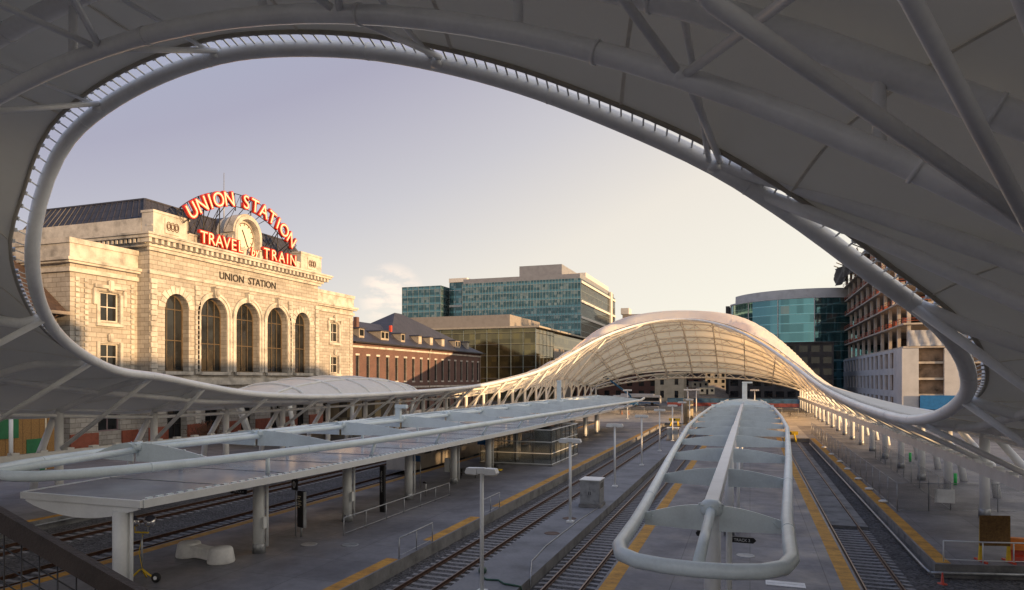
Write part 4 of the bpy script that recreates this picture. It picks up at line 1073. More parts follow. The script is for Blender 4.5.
# balustrade-like grilles low in the arches, base course, string courses
b = MB()
prev = y0
for y, ww in A5: b.box(-69.93, -69.75, prev + (-.25 if prev == y0 else 0), y - 1.62, 0, 2.3); prev = y + 1.62
b.box(-69.93, -69.75, prev, y1 + .25, 0, 2.3)
local(b, SB).split('granite_base', GN, st)
b = MB(); b.box(-69.95, -69.55, y0 - .3, y1 + .3, 7.5, 8.1); b.box(-69.95, -69.7, y0 - .2, y1 + .2, 8.11, 8.5); b.box(-69.95, -69.8, y0 - .1, y1 + .1, 21.35, 21.75)
for y, ww in A5: b.box(-69.9, -69.5, y - ww / 2 - .3, y + ww / 2 + .3, 8.85, 9.28)
local(b, SB).build('string_course', SD, st)
# arch surrounds: stepped mouldings on the three big ones, voussoirs on the outer ones, keystones
for y, ww in A5:
    am = MB(); rad = ww / 2; zt = 19.5 if ww > 4 else 19.3; zs = zt - rad
    big = ww > 4
    rings = [(rad + .02, rad + .42, .16), (rad + .43, rad + .75, .30)] if big else [(rad + .02, rad + 1.1, .1)]
    for r0, r1, d in rings:
        N = 18 if big else 11
        for k in range(N):
            g = .012 if not big else 0
            a0, a1 = math.pi * (k / N + g * .5), math.pi * ((k + 1) / N - g * .5)
            rr = r1 if big or k % 2 == 0 else r1 - .28
            q = [(y - r0 * math.cos(a0), zs + r0 * math.sin(a0)), (y - rr * math.cos(a0), zs + rr * math.sin(a0)), (y - rr * math.cos(a1), zs + rr * math.sin(a1)), (y - r0 * math.cos(a1), zs + r0 * math.sin(a1))]
            am.prism(q, 'x', -69.99, -70 + d)
        if big:
            for s in (-1, 1): am.box(-69.99, -70 + d, min(y + s * r0, y + s * r1), max(y + s * r0, y + s * r1), 9.3, zs - .002)
    if big:
        am.prism([(y - .38, zt - .05), (y + .38, zt - .05), (y + .6, zt + 1.25), (y - .6, zt + 1.25)], 'x', -69.98, -69.3)
        am.bevbox(-69.98, -69.05, y - .62, y + .62, zt + 1.26, zt + 1.5, .05); am.lathe((-69.35, y, zt + .1), [(.0, 0), (.3, .2), (.36, .5), (.2, .9), (.0, 1.0)], 10)
    local(am, SB).build('arch_surround', SD, st)
# rusticated piers beside the outer bays
q = MB()
for yc in (65.4, 72.55, 92.05, 99.2):
    for k in range(28):
        z = 2.35 + k * .66
        if 7.2 < z < 8.6 or z > 21: continue
        wd = .5 if k % 2 else .42; q.bevbox(-69.99, -69.7, yc - wd, yc + wd, z, z + .6, .03)
for yc in (78.95, 85.65):
    for k in range(11): q.bevbox(-69.99, -69.86, yc - .42, yc + .42, 9.35 + k * .7, 9.97 + k * .7, .03)
local(q, SB).build('quoins', SD, st)['kind'] = 'stuff'
# cornice with modillions, parapet with carved panels
c = MB(); c.box(-69.96, -69.6, y0 - .4, y1 + .4, 24.2, 24.62); c.box(-69.96, -69.3, y0 - .7, y1 + .7, 24.63, 24.95)
c.box(-69.96, -68.35, y0 - 1.65, y1 + 1.65, 25.5, 25.85); c.box(-69.96, -68.15, y0 - 1.85, y1 + 1.85, 25.86, 26.1)
for yy in (y0, y1):
    s = -1 if yy == y0 else 1
    c.box(-80, -70, min(yy, yy + s * 1.65), max(yy, yy + s * 1.65), 25.5, 25.849); c.box(-80, -70, min(yy, yy + s * 1.85), max(yy, yy + s * 1.85), 25.861, 26.1); c.box(-80, -70, min(yy, yy + s * .7), max(yy, yy + s * .7), 24.64, 24.95)
    for k in range(14): c.box(-70.4 - .72 * k, -70.08 - .72 * k, min(yy, yy + s * 1.4), max(yy, yy + s * 1.4), 24.96, 25.495)
k = 0
while y0 - 1.4 + k * .92 < y1 + 1.3:
    yy = y0 - 1.4 + k * .92; c.box(-69.96, -68.55, yy, yy + .42, 24.96, 25.495); k += 1
local(c, SB).build('cornice', SD, st)
p = MB(); p.box(-70.3, -69.6, y0, y1, 26.11, 27.2); p.box(-70.4, -69.5, y0 - .1, y1 + .1, 27.21, 27.45)
for a, bq in ((y0 - .05, y0 + 5.6), (y1 - 5.6, y1 + .05)):
    p.box(-71.2, -69.35, a, bq, 26.12, 28.9); p.box(-71.3, -69.25, a - .1, bq + .1, 28.91, 29.2)
    p.box(-69.35, -69.2, a + 1.7, bq - 1.7, 26.6, 28.5)
p.box(-95, -71.3, y0 - .06, y0 + .5, 26.11, 28.3); p.box(-95, -71.3, y1 - .5, y1 + .06, 26.11, 28.3)
local(p, SB).build('parapet', SD, st)
p = MB()
for a in (y0 + 1.75, y1 - 3.8):
    for i in range(3):
        for rr in (.34, .2): p.tube([(-69.16, a + .42 + .62 * i + rr * math.cos(t_), 27.55 + 1.6 * rr * math.sin(t_)) for t_ in [k * .52 for k in range(13)]], .045, 6)
local(p, SB).split('carved_panel', MT['rust'], st)
for k in range(24):
    pass
# roof: hipped, seamed
r_ = MB(); e = [(-71.5, y0 + .6, 27.6), (-71.5, y1 - .6, 27.6), (-94, y1 - .6, 27.6), (-94, y0 + .6, 27.6)]; rd = [(-73.6, y0 + 2.6, 31.5), (-73.6, y1 - 2.6, 31.5), (-92, y1 - 2.6, 31.5), (-92, y0 + 2.6, 31.5)]
for i in range(4): j = (i + 1) % 4; r_.quad(e[i], e[j], rd[j], rd[i])
r_.quad(*rd)
local(r_, SB).build('roof', MT['slate'], st)
sm = MB()
for i in range(4):
    j = (i + 1) % 4
    for k in range(1, 30 if i % 2 == 0 else 20):
        q = k / (30 if i % 2 == 0 else 20); sm.obox(V(e[i]).lerp(V(e[j]), q), V(rd[i]).lerp(V(rd[j]), q), .09, .12)
    sm.obox(V(e[i]), V(rd[i]), .25, .2); sm.obox(V(rd[i]), V(rd[j]), .25, .2)
local(sm, SB).build('roof_seams', MT['slate'], st)
# carved name
textobj('carved_lettering', 'UNION  STATION', 1.5, .06, MT['windowframe'], st, Matrix.Translation((.06, .3, 22.3)) @ FACE_X)
# clock in its hooded gable
ck = MB(); yc, zc = 81.6, 29.3; N = 24
def ring(r0, r1, x0, x1, a_from=0, a_to=math.pi, mb=ck):
    for k in range(N):
        a0, a1 = lerp(a_from, a_to, k / N), lerp(a_from, a_to, (k + 1) / N)
        mb.prism([(yc - r0 * math.cos(a0), zc + r0 * math.sin(a0)), (yc - r1 * math.cos(a0), zc + r1 * math.sin(a0)), (yc - r1 * math.cos(a1), zc + r1 * math.sin(a1)), (yc - r0 * math.cos(a1), zc + r0 * math.sin(a1))], 'x', x0, x1)
ring(2.3, 2.8, -72.5, -69.1); ring(2.81, 3.05, -71, -69.3)
for s in (-1, 1):
    ck.box(-72.5, -69.1, min(yc + s * 2.3, yc + s * 2.8), max(yc + s * 2.3, yc + s * 2.8), 26.15, zc - .002)
    ck.lathe((-69.6, yc + s * 3.5, 26.15), [(.75, 0), (.8, .5), (.5, .9), (.62, 1.4), (.3, 1.9), (0, 2.)], 10)
    ck.prism([(yc + s * 2.82, 26.15), (yc + s * 5.0, 26.15), (yc + s * 4.4, 27.2), (yc + s * 3.2, 28.0), (yc + s * 2.82, 29.0)], 'x', -70.4, -69.5)
ck.prism([(yc - 2.3, 26.15), (yc + 2.3, 26.15)] + [(yc + 2.3 * math.cos(k * math.pi / 16), zc + 2.3 * math.sin(k * math.pi / 16)) for k in range(17)], 'x', -72.4, -70.2)
local(ck, SB).build('clock_gable', SD, st)
cf = MB().prism([(yc + 1.95 * math.cos(k * math.pi / 16), zc - .1 + 1.95 * math.sin(k * math.pi / 16)) for k in range(32)], 'x', -70.19, -70.0)
cf = local(cf, SB).build('clock_face', MT['clockface'], st)
ch = MB()
for k in range(12):
    a = k * math.pi / 6; ch.obox((-69.97, yc + 1.5 * math.cos(a), zc - .1 + 1.5 * math.sin(a)), (-69.97, yc + 1.82 * math.cos(a), zc - .1 + 1.82 * math.sin(a)), .13, .04, up=XN)
ch.tube([(-69.98, yc + 1.9 * math.cos(a), zc - .1 + 1.9 * math.sin(a)) for a in [k * .2618 for k in range(25)]], .07, 6)
local(ch, SB).build('hour_marks', MT['rust'], cf)
for a, L in ((R(118), 1.0), (R(-65), 1.6)):
    local(MB().obox((-69.93, yc, zc - .1), (-69.93, yc + L * math.cos(a), zc - .1 + L * math.sin(a)), .15, .04, up=XN), SB).build('clock_hand', MT['black'], cf)
dm = MB()
for k in range(20):
    a0, a1 = math.pi * k / 20, math.pi * (k + 1) / 20
    dm.quad((-72.5, yc - 2.8 * math.cos(a0), zc + 2.8 * math.sin(a0)), (-72.5, yc - 2.8 * math.cos(a1), zc + 2.8 * math.sin(a1)), (-82, yc - 2.8 * math.cos(a1), zc + 2.8 * math.sin(a1)), (-82, yc - 2.8 * math.cos(a0), zc + 2.8 * math.sin(a0)))
local(dm, SB).build('clock_roof', MT['slate'], st)
# side wings of the stone block
for a, bq, pos in ((56.0, y0, -1), (y1, 113.8, 1)):
    w = MB(); L = bq - a; c0 = 5.0 if pos < 0 else L - 6.2
    ops_g = [(c0, 3.0, 2.1, 5.6, False)]; ops_1 = [(c0, 2.7, 9.4, 12.5, False)]; ops_2 = [(c0, 2.7, 15.1, 18.6, False)]
    fo = (-72, a, 0)
    facade(w, fo, YD, XN, L, [(0, 7.5, ops_g), (7.5, 13.6, ops_1), (13.6, 24.0, ops_2)], ST, ST, .55)
    ye = a if pos < 0 else bq
    w.quad((-72, ye, 0), (-86, ye, 0), (-86, ye, 24), (-72, ye, 24), ST)
    w.quad((-72, a, 24), (-72, bq, 24), (-95, bq, 24), (-95, a, 24), ST)
    local(w, SB).build('wing_wall', None, st)
    for op, nz in ((ops_g[0], 2), (ops_1[0], 2), (ops_2[0], 2)):
        window(st, SB, fo, YD, XN, op, .45, 2, nz, MT['mauveframe'] if nz == 2 and op is ops_g[0] else MT['stonedet'], MT['paneglass'], .16)
    t_ = MB(); s = -1 if pos < 0 else 1
    def course(x, z0, z1):
        t_.box(-72.0 + .005, -72 + x, a + (-x if pos < 0 else .003), bq + (x if pos > 0 else -.003), z0, z1)
        t_.box(-86, -72, min(ye, ye + s * x), max(ye, ye + s * x), z0 + .002, z1 - .002)
    course(.25, 20.4, 20.9); course(.55, 21.35, 21.6); course(.8, 21.61, 21.95); course(.12, 22.0, 23.6); course(.28, 23.61, 24.2); course(.15, 7.4, 8.0)
    yc_ = a + c0
    for zz in (9.4, 15.1):
        t_.box(-71.99, -71.8, yc_ - 1.75, yc_ - 1.36, zz - .2, zz + 3.3); t_.box(-71.99, -71.8, yc_ + 1.36, yc_ + 1.75, zz - .2, zz + 3.3); t_.box(-71.99, -71.65, yc_ - 1.85, yc_ + 1.85, zz - .55, zz - .22)
    t_.box(-71.99, -71.65, yc_ - 2.1, yc_ + 2.1, 19.0, 19.4); t_.bevbox(-71.99, -71.5, yc_ - .35, yc_ + .35, 18.7, 20.0, .1); t_.bevbox(-71.99, -71.55, yc_ - .3, yc_ + .3, 12.75, 13.7, .1)
    for ss in (-1, 1): t_.bevbox(-71.99, -71.7, yc_ + ss * 2.0 - .22, yc_ + ss * 2.0 + .22, 17.0, 18.95, .06)
    for k in range(19):
        for yq in ((a + .8, a + 1.9, bq - .8) if pos < 0 else (a + 1.0, bq - 1.0, a + 2.6)): t_.box(-71.99, -71.8, yq - .22, yq + .22, 8.3 + k * .62, 8.72 + k * .62)
    local(t_, SB).build('wing_trim', SD, st)
    gb = MB()
    gb.box(-71.95, -71.75, a - .1, yc_ - 1.6, 0, 2.05); gb.box(-71.95, -71.75, yc_ + 1.6, bq - .01, 0, 2.05)
    local(gb, SB).split('wing_base', GN, st)
# flag mast
tag(MB().tube([(0, 0, 0), (0, 0, 10)], [.1, .05], 8).build('flagpole', MT['galv'], None, (-80, 88.6, 31.5)), 'thin bare flagpole standing on the station roof behind the sign', 'flagpole')

# ------------------------------------------------------------------ the rooftop sign
sg = thing('rooftop_sign', 'red and cream letters on an arched frame over the station clock', 'sign', (-68.6, 80.3, 26.2), group='red letter signs on the station')
def letters(parent, txt, size, poses):
    for chx, (y, z, a) in zip(txt, poses):
        if chx == ' ': continue
        M = Matrix.Translation((0, y, z)) @ Matrix.Rotation(a, 4, 'X') @ FACE_X
        l = textobj('letter', chx, size, .2, MT['rednen'], parent, M, bold=.12)
        f = textobj('letter_face', chx, size, .02, MT['letterface'], l, Matrix.Translation((.225, 0, 0)) @ M, bold=-.012)
Rr = 15.6; zc_ = 34.0 - 26.2 - 1.2 - Rr; txt = 'UNION STATION'; span = 1.46
ps = []
wts = {'I': .62, ' ': .75, 'N': 1.1, 'U': 1.05, 'O': 1.1, 'S': .98, 'T': .98, 'A': 1.05}
tot = sum(wts[c_] for c_ in txt); acc = 0
for c_ in txt:
    q = (acc + wts[c_] / 2) / tot * 2 - 1; acc += wts[c_]; a = q * .725
    ps.append((Rr * math.sin(a), zc_ + Rr * math.cos(a), -a))
letters(sg, txt, 2.75, ps)
fm = MB()
for rr in (Rr + .1, Rr + 1.9):
    fm.tube([(-.45, rr * math.sin(a), zc_ + rr * math.cos(a)) for a in [lerp(-.77, .77, k / 30) for k in range(31)]], .06, 6)
for k in range(24):
    a = lerp(-.77, .77, k / 23); a2 = lerp(-.77, .77, min(23, k + 1) / 23)
    p0 = V((-.45, (Rr + .1) * math.sin(a), zc_ + (Rr + .1) * math.cos(a))); p1 = V((-.45, (Rr + 1.9) * math.sin(a), zc_ + (Rr + 1.9) * math.cos(a)))
    fm.tube([p0, p1], .04, 5); fm.tube([p0, V((-.45, (Rr + 1.9) * math.sin(a2), zc_ + (Rr + 1.9) * math.cos(a2)))], .035, 5)
    if k % 3 == 1:
        zb = 1.0 if abs(p0.y - 1.3) > 3.4 else 6.0
        fm.tube([p0, (-.45, p0.y, zb)], .07, 6); fm.tube([p1, (-4.2, p0.y, max(1.2, min(5.0, zb)))], .06, 6); fm.tube([p0, (-3.2, p0.y + 1.0, max(1.5, zb - .5))], .05, 6)
    if k % 3 == 1 and k < 21 and abs(p0.y - 1.3) > 3: fm.tube([(-.45, p0.y, 1.2), V((-.45, (Rr) * math.sin(lerp(-.77, .77, (k + 3) / 23)), zc_ + Rr * math.cos(lerp(-.77, .77, (k + 3) / 23))))], .045, 5)
fm.build('sign_frame', MT['darkmetal'], sg)
s2 = thing('rooftop_sign', 'straight red letter sign on the cornice ledge below the station clock', 'sign', (-68.75, 82, 26.15), group='red letter signs on the station')
def straight(txt, ya, yb, size, z=.25):
    n = len(txt); wd = [wts.get(c_, 1.0) if c_ != 'I' else .55 for c_ in txt]; tt = sum(wd); acc = 0; out = []
    for w_ in wd: out.append((lerp(ya, yb, (acc + w_ / 2) / tt), z, 0)); acc += w_
    letters(s2, txt, size, out)
straight('TRAVEL', -10.4, -2.1, 2.25); straight('TRAIN', 1.9, 10.0, 2.25)
l = textobj('letter', 'by', 1.7, .12, MT['rednen'], s2, Matrix.Translation((.1, 0.1, .2)) @ Matrix.Rotation(R(8), 4, 'X') @ FACE_X, bold=.08, shear=.3)
textobj('letter_face', 'by', 1.7, .02, MT['letterface'], l, Matrix.Translation((.24, 0.1, .2)) @ Matrix.Rotation(R(8), 4, 'X') @ FACE_X, shear=.3)
fm = MB(); fm.tube([(-.3, -10.5, .1), (-.3, 10.1, .1)], .06, 6); fm.tube([(-.3, -10.5, 1.2), (-.3, -2.2, 1.2)], .04, 6); fm.tube([(-.3, 1.9, 1.2), (-.3, 10.1, 1.2)], .04, 6)
for k in range(21): fm.tube([(-.3, -10.4 + k * 1.02, 0), (-.3, -10.4 + k * 1.02, 1.2 if abs(-10.4 + k * 1.02) > 2 else .1)], .03, 5)
fm.build('sign_frame', MT['darkmetal'], s2)

# ------------------------------------------------------------------ brick wings either side
def brickwing(ya, yb, label, towards):
    B = (-74, (ya + yb) / 2, 0); t = thing('brick_building', label, 'building', B)
    L = yb - ya; w = MB(); n = int(L / 3.9); sp = L / n
    ops2 = [(sp * (k + .5), 1.25, 7.9, 13.0, False) for k in range(n)]; ops1 = [(sp * (k + .5), 1.6, 1.0, 5.0, False) for k in range(n)]
    facade(w, (-74, ya, 0), YD, XN, L, [(0, 6.6, ops1), (6.6, 15.6, ops2)], MT['brick'], MT['stonedet'], .35)
    for ye in (ya, yb): w.quad((-74, ye, 0), (-92, ye, 0), (-92, ye, 15.6), (-74, ye, 15.6), MT['brick'])
    local(w, B).build('wall', None, t)
    for op in ops2 + ops1: window(t, B, (-74, ya, 0), YD, XN, op, .3, 1 if op[1] < 1.5 else 2, 3, MT['windowframe'], MT['paneglass'], .1)
    tr = MB()
    for op in ops2:
        yc = ya + op[0]; tr.box(-73.99, -73.9, yc - .72, yc + .72, 7.55, 7.88); tr.box(-73.99, -73.92, yc - .75, yc + .75, 13.02, 13.4)
    tr.box(-73.99, -73.85, ya, yb, 6.3, 6.7); tr.box(-73.99, -73.8, ya, yb, 14.6, 15.0); tr.box(-73.99, -73.7, ya, yb, 0, 1.0)
    local(tr, B).build('stone_trim', MT['stonedet'], t)
    return t, B
t, B = brickwing(116.6, 184.5, 'long red-brown brick building with a dark slate hipped roof and a row of dormers', 1)
rf = MB(); xa, xb, ze, zr = -73.0, -93, 15.65, 21.2
e = [(xa, 116.0, ze), (xa, 185.6, ze), (xb, 185.6, ze), (xb, 116.0, ze)]; r0, r1 = (-83, 116.0, zr), (-83, 175, zr)
rf.quad(e[0], e[1], r1, r0); rf.add((e[1], e[2], r1), ((0, 1, 2),)); rf.quad(e[2], e[3], r0, r1); rf.add((e[3], e[0], r0), ((0, 1, 2),)); rf.quad(*e)
pk0, pk1 = (-83, 150, 24.7), (-83, 153.5, 24.7)
c = [(-76.4, 136, 17.6), (-75.2, 183.4, 16.8), (-91, 183.4, 16.8), (-91, 136, 17.6)]
rf.quad(c[0], c[1], pk1, pk0); rf.add((c[1], c[2], pk1), ((0, 1, 2),)); rf.quad(c[2], c[3], pk0, pk1); rf.add((c[3], c[0], pk0), ((0, 1, 2),))
rf = local(rf, B).build('roof', MT['slate'], t)
gt = MB(); gt.box(-73.0, -72.8, 116.0, 185.6, 15.5, 15.75); local(gt, B).build('gutter', MT['darkmetal'], t)
def rz(x): return ze + (xa - x) / (xa + 83) * (zr - ze)
for yc, wd in ((121.8, 2.0), (131.2, 3.4), (139.4, 1.9), (148.0, 1.7), (154.2, 1.7), (161.0, 1.7), (170.5, 3.2), (177.5, 1.6)):
    d = MB(); x = -75.0; z = rz(x) - .1
    d.box(-78.5, x, yc - wd / 2, yc + wd / 2, z, z + 2.0, MT['dormertrim']); d = local(d, B).build('dormer', None, t)
    dr = MB(); dr.prism([(yc - wd / 2 - .25, z + 1.95), (yc + wd / 2 + .25, z + 1.95), (yc + wd / 2 + .1, z + 2.2), (yc - wd / 2 - .1, z + 2.2)], 'x', -79.5, x + .25); local(dr, B).build('dormer_roof', MT['slate'], d)
    pn = MB()
    m_ = 2 if wd > 3 else 1
    for i in range(m_):
        a = yc - wd / 2 + wd / m_ * i; pn.box(x + .005, x + .03, a + .25, a + wd / m_ - .25, z + .5, z + 1.75)
    local(pn, B).build('pane', MT['lightpane'] if wd < 1.9 else MT['paneglass'], d)
for y in (150.8, 184.0): local(MB().tube([(-73.85, y, 0), (-73.85, y, 15.0), (-73.3, y, 15.5)], .14, 8), B).build('downpipe', MT['downpipe'], t)
local(MB().box(-79, -78.2, 125, 126, 18.2, 21.4), B).build('chimney', MT['brick'], t); local(MB().box(-78.4, -77.9, 139, 139.6, 18.0, 20.6), B).build('roof_vent', MT['red'], t)
t, B = brickwing(-20, 55.8, 'brick building with a brown tiled roof left of the stone station', -1)
rf = MB(); e = [(-71.8, -21, ze), (-71.8, 55.7, ze), (-93, 55.7, ze), (-93, -21, ze)]; zr2 = 23.0
rf.quad(e[0], e[1], (-81, 55.7, zr2), (-81, -10, zr2)); rf.add((e[1], e[2], (-81, 55.7, zr2)), ((0, 1, 2),)); rf.quad(e[2], e[3], (-81, -10, zr2), (-81, 55.7, zr2)); rf.add((e[3], e[0], (-81, -10, zr2)), ((0, 1, 2),)); rf.quad(*e)
local(rf, B).build('roof', MT['brownroof'], t)
gt = MB(); gt.box(-71.8, -71.55, -21, 55.7, 15.45, 15.8); gt.box(-74, -71.9, 55.5, 55.72, 15.4, 15.64); local(gt, B).build('gutter', MT['downpipe'], t)
local(MB().tube([(-73.7, 54.7, 0), (-73.7, 54.7, 14.6), (-72.2, 54.7, 15.4)], .12, 8), B).build('downpipe', MT['rust'], t)

# ------------------------------------------------------------------ round-topped fabric canopy, hoarding, shrub in front of the station
t = thing('entrance_canopy', 'low domed white canopy with curved ribs in front of the station', 'canopy', (-57, 86, 0))
ax, ay, zb, zh = 7.5, 21.5, 6.1, 2.5
def dz(x, y): return zb + zh * max(0, 1 - (x / ax) ** 2 - (y / ay) ** 2) ** .7
g = MB(); NU, NVv = 10, 40; vs = []; 
for i in range(NU + 1):
    rr = i / NU
    for k in range(NVv):
        a = 2 * math.pi * k / NVv; x, y = ax * rr * math.cos(a), ay * rr * math.sin(a); vs.append((x, y, dz(x, y)))
g.add(vs, [(i * NVv + k, i * NVv + (k + 1) % NVv, (i + 1) * NVv + (k + 1) % NVv, (i + 1) * NVv + k) for i in range(NU) for k in range(NVv)], None, True)
g.build('dome_fabric', MT['dome'], t)
rg = MB().tube([(ax * math.cos(a), ay * math.sin(a), zb) for a in [k * math.pi / 24 for k in range(48)]], .28, 10, closed=True).build('rim_tube', MT['steel'], t)
for yk in (-15, -9, -3, 3, 9, 15):
    xm = ax * math.sqrt(1 - (yk / ay) ** 2); MB().tube([(lerp(-xm, xm, k / 16), yk, dz(lerp(-xm, xm, k / 16), yk) + .1) for k in range(17)], .16, 8).build('rib', MT['steel'], t)
for s in (-.45, .45): MB().tube([(s * ax, lerp(-1, 1, k / 20) * ay * math.sqrt(1 - .2025), dz(s * ax, lerp(-1, 1, k / 20) * ay * math.sqrt(1 - .2025)) + .08) for k in range(21)], .13, 8).build('rib', MT['steel'], t)
for k in range(10):
    a = k * math.pi / 5 + .3; MB().tube([(ax * .82 * math.cos(a), ay * .82 * math.sin(a), 0), (ax * .95 * math.cos(a), ay * .95 * math.sin(a), zb)], [.22, .3], 10).build('leg', MT['steel'], t)
pv = MB(); cyl = [(5.2 * math.cos(k * math.pi / 12), 8 + 9 * math.sin(k * math.pi / 12)) for k in range(24)]
for a, bq in zip(cyl, cyl[1:] + cyl[:1]): pv.quad((*a, 0), (*bq, 0), (*bq, 5.2), (*a, 5.2))
pv.build('glass_drum', panelglass('pavilion_glass', (.16, .14, .11), 1.5, 2.6, blind=.4, blindcol=(.5, .4, .25), rough=.12, floor=2.6, spand=.06), t)
t = thing('plywood_hoarding', 'tall chipboard hoarding with green doors beside the station', 'hoarding', (-61, 40, 0))
MB().box(-.1, .0, -26, 6.6, 0, 5.0).build('boarding', MT['hoard'], t)
for y in (-3, 4.2):
    d = MB().box(.004, .05, y - .9, y + .9, 0, 2.9).build('door', MT['greendoor'], t); MB().obox((.075, y - .8, .2), (.075, y + .7, 2.7), .04, .12, up=XN).build('brace', MT['letterface'], d)
MB().box(.004, .06, .6, 2.6, 3.1, 4.8).build('upper_shutter', MT['greendoor'], t)
pst = MB()
for y in range(-25, 7, 3): pst.box(.004, .06, y, y + .12, 0, 5.0)
pst.build('battens', MT['letterface'], t)
tag(MB().tube([(0, 0, 0), (0, 0, 6.3)], .16, 10).build('post', MT['steel'], None, (-59.6, 41.0, 0)), 'slim white post standing in front of the chipboard hoarding', 'post')
t = thing('shrub', 'reddish bare-twigged shrub in front of the station doors', 'shrub', (-66, 69.8, 0))
tw, lf = MB(), MB()
for k in range(70):
    a, rr = rnd.uniform(0, 6.28), rnd.uniform(0, 1.6); base = V((rr * .5 * math.cos(a), rr * .9 * math.sin(a), 0)); tip = V((rr * 1.1 * math.cos(a), rr * 1.9 * math.sin(a), rnd.uniform(1.6, 3.0)))
    tw.tube([base, base.lerp(tip, .5) + V((rnd.uniform(-.1, .1), 0, .15)), tip], [.03, .022, .01], 5)
    for q in range(26):
        p = base.lerp(tip, rnd.uniform(.3, 1)) + V((rnd.gauss(0, .14), rnd.gauss(0, .14), rnd.gauss(0, .12))); s_ = rnd.uniform(.05, .1); d1 = V((rnd.gauss(0, 1), rnd.gauss(0, 1), rnd.gauss(0, 1))).normalized() * s_; d2 = d1.orthogonal().normalized() * s_ * .6
        lf.quad(p - d1, p + d2, p + d1, p - d2)
tw.build('twigs', MT['rust'], t); lf.build('leaves', MT['foliage'], t)

# ------------------------------------------------------------------ office buildings beyond
def glassblock(name, label, x0, x1, y0, y1, z1, gmat, floor, sp, sill=None, group=None, sides=('s', 'e'), mull=None):
    B = ((x0 + x1) / 2, y0, 0); t = thing(name, label, 'office building', B, group=group)
    local(MB().box(x0, x1, y0, y1, 0, z1), B).build('glass_wall', gmat, t)
    mu, bd = MB(), MB()
    nf = int(z1 / floor)
    for k in range(nf + 1):
        z = k * floor
        if z > z1 - .2: continue
        bd.box(x0 - .12, x1 + .12, y0 - .12, y0 - .004, z, z + .22); bd.box(x1 + .004, x1 + .12, y0, y1, z + .002, z + .218)
    n = int((x1 - x0) / sp)
    for k in range(n + 1): x = lerp(x0, x1, k / n); mu.box(x - .07, x + .07, y0 - .22, y0 - .13, 0, z1)
    n = int((y1 - y0) / sp)
    for k in range(n + 1): y = lerp(y0, y1, k / n); mu.box(x1 + .13, x1 + .22, y - .07, y + .07, 0, z1)
    local(mu, B).build('mullions', MT['mullion'], t); local(bd, B).build('floor_bands', mull or MT['mullion'], t)
    return t, B
OG = panelglass('teal_office_glass', (.07, .15, .18), 1.5, 1.33, blind=.22, blindcol=(.2, .26, .27), floor=4.0, spand=.3, rough=.06, metal=.55)
OGS = panelglass('office_side_glass', (.03, .03, .03), 1.5, 1.33, blind=.2, blindcol=(.1, .09, .08), floor=4.0, spand=.3, rough=.06)
t, B = glassblock('office_tower', 'wide teal glass office block with a set-back top floor beyond the station', -142.5, -79, 330, 420, 58.2, OG, 4.0, 1.6)
local(MB().box(-142.2, -79.5, 330.4, 419, 58.25, 60.6), B).build('parapet', MT['officemetal'], t)
local(MB().box(-112, -89.5, 333, 400, 60.65, 66.2), B).build('penthouse', MT['officemetal'], t)
local(MB().box(-88.9, -80, 345, 405, 60.65, 63.2), B).build('plant_room', MT['spandrelwhite'], t)
sb = MB()
for z in (55.8, 46.2, 38.3): sb.box(-78.85, -78.4, 330, 420, z, z + 1.2)
for y in (402,): sb.box(-78.85, -77.9, y, y + 5, 30, 60)
local(sb, B).build('white_bands', MT['spandrelwhite'], t)
sg_ = MB().box(-78.99, -78.95, 330.2, 420, .3, 58); local(sg_, B).build('side_glass', OGS, t)
t, B = glassblock('office_tower', 'narrow teal glass office wing left of the wide office block', -178, -155, 330, 372, 58.0, OG, 4.0, 3.0)
t, B = glassblock('office_tower', 'recessed white-framed glass link between the two teal office blocks', -153.5, -143, 338, 375, 60.2, OG, 8.0, 3.5, mull=MT['spandrelwhite'])
local(MB().box(-153.5, -143, 337, 376, 60.3, 62.5).box(-153.5, -143, 337.2, 337.8, 47, 48.2), B).build('roof_frame', MT['spandrelwhite'], t)
LG = panelglass('dark_low_glass', (.15, .125, .065), 2.2, 2.1, blind=.12, blindcol=(.2, .16, .07), floor=4.2, spand=.12, rough=.04, spec=.9, metal=.75)
t, B = glassblock('low_office', 'low dark glass office with a flat overhanging roof reflecting golden sky', -126, -73.8, 238, 262, 27, LG, 4.2, 4.4, mull=MT['darkbldg'])
local(MB().box(-128, -72.0, 236.5, 345, 27.05, 27.7), B).build('overhanging_roof', MT['edgeframe'], t)
w = MB(); ops = [[(6 + 4.6 * k, 1.9, 11.4 + 0 * j, 14.6, False) for k in range(15)] for j in range(1)]
facade(w, (-73.6, 262.2, 0), YD, XN, 80, [(0, 10.5, [(6 + 4.6 * k, 1.9, 4, 8, False) for k in range(15)]), (10.5, 20.5, [(6 + 4.6 * k, 1.9, 12.5, 17.5, False) for k in range(15)])], MT['tan'], MT['tan'], .5)
w.quad((-73.6, 262.2, 0), (-90, 262.2, 0), (-90, 262.2, 20.5), (-73.6, 262.2, 20.5), MT['tan']); w.quad((-73.6, 262.2, 20.5), (-90, 262.2, 20.5), (-90, 342, 20.5), (-73.6, 342, 20.5), MT['tan'])
local(w, B).build('tan_side_wall', None, t)
local(MB().box(-75, -74.3, 262, 342, .5, 27), B).build('rear_glass', LG, t)
local(MB().box(-140, -88, 250, 290, 27.75, 33.4), B).build('tan_penthouse', MT['tan'], t)
t = thing('stone_tower', 'small tan block showing between the office and the vaulted roof', 'building', (-70, 430, 0))
MB().box(-6, 6, 0, 30, 0, 49).build('wall', MT['tan'], t); MB().box(8, 24, 5, 40, 0, 45).build('wall', MT['tan'], t); MB().box(-7, -2, -.5, 10, 49.1, 53).build('roof_house', MT['bldwhite'], t)
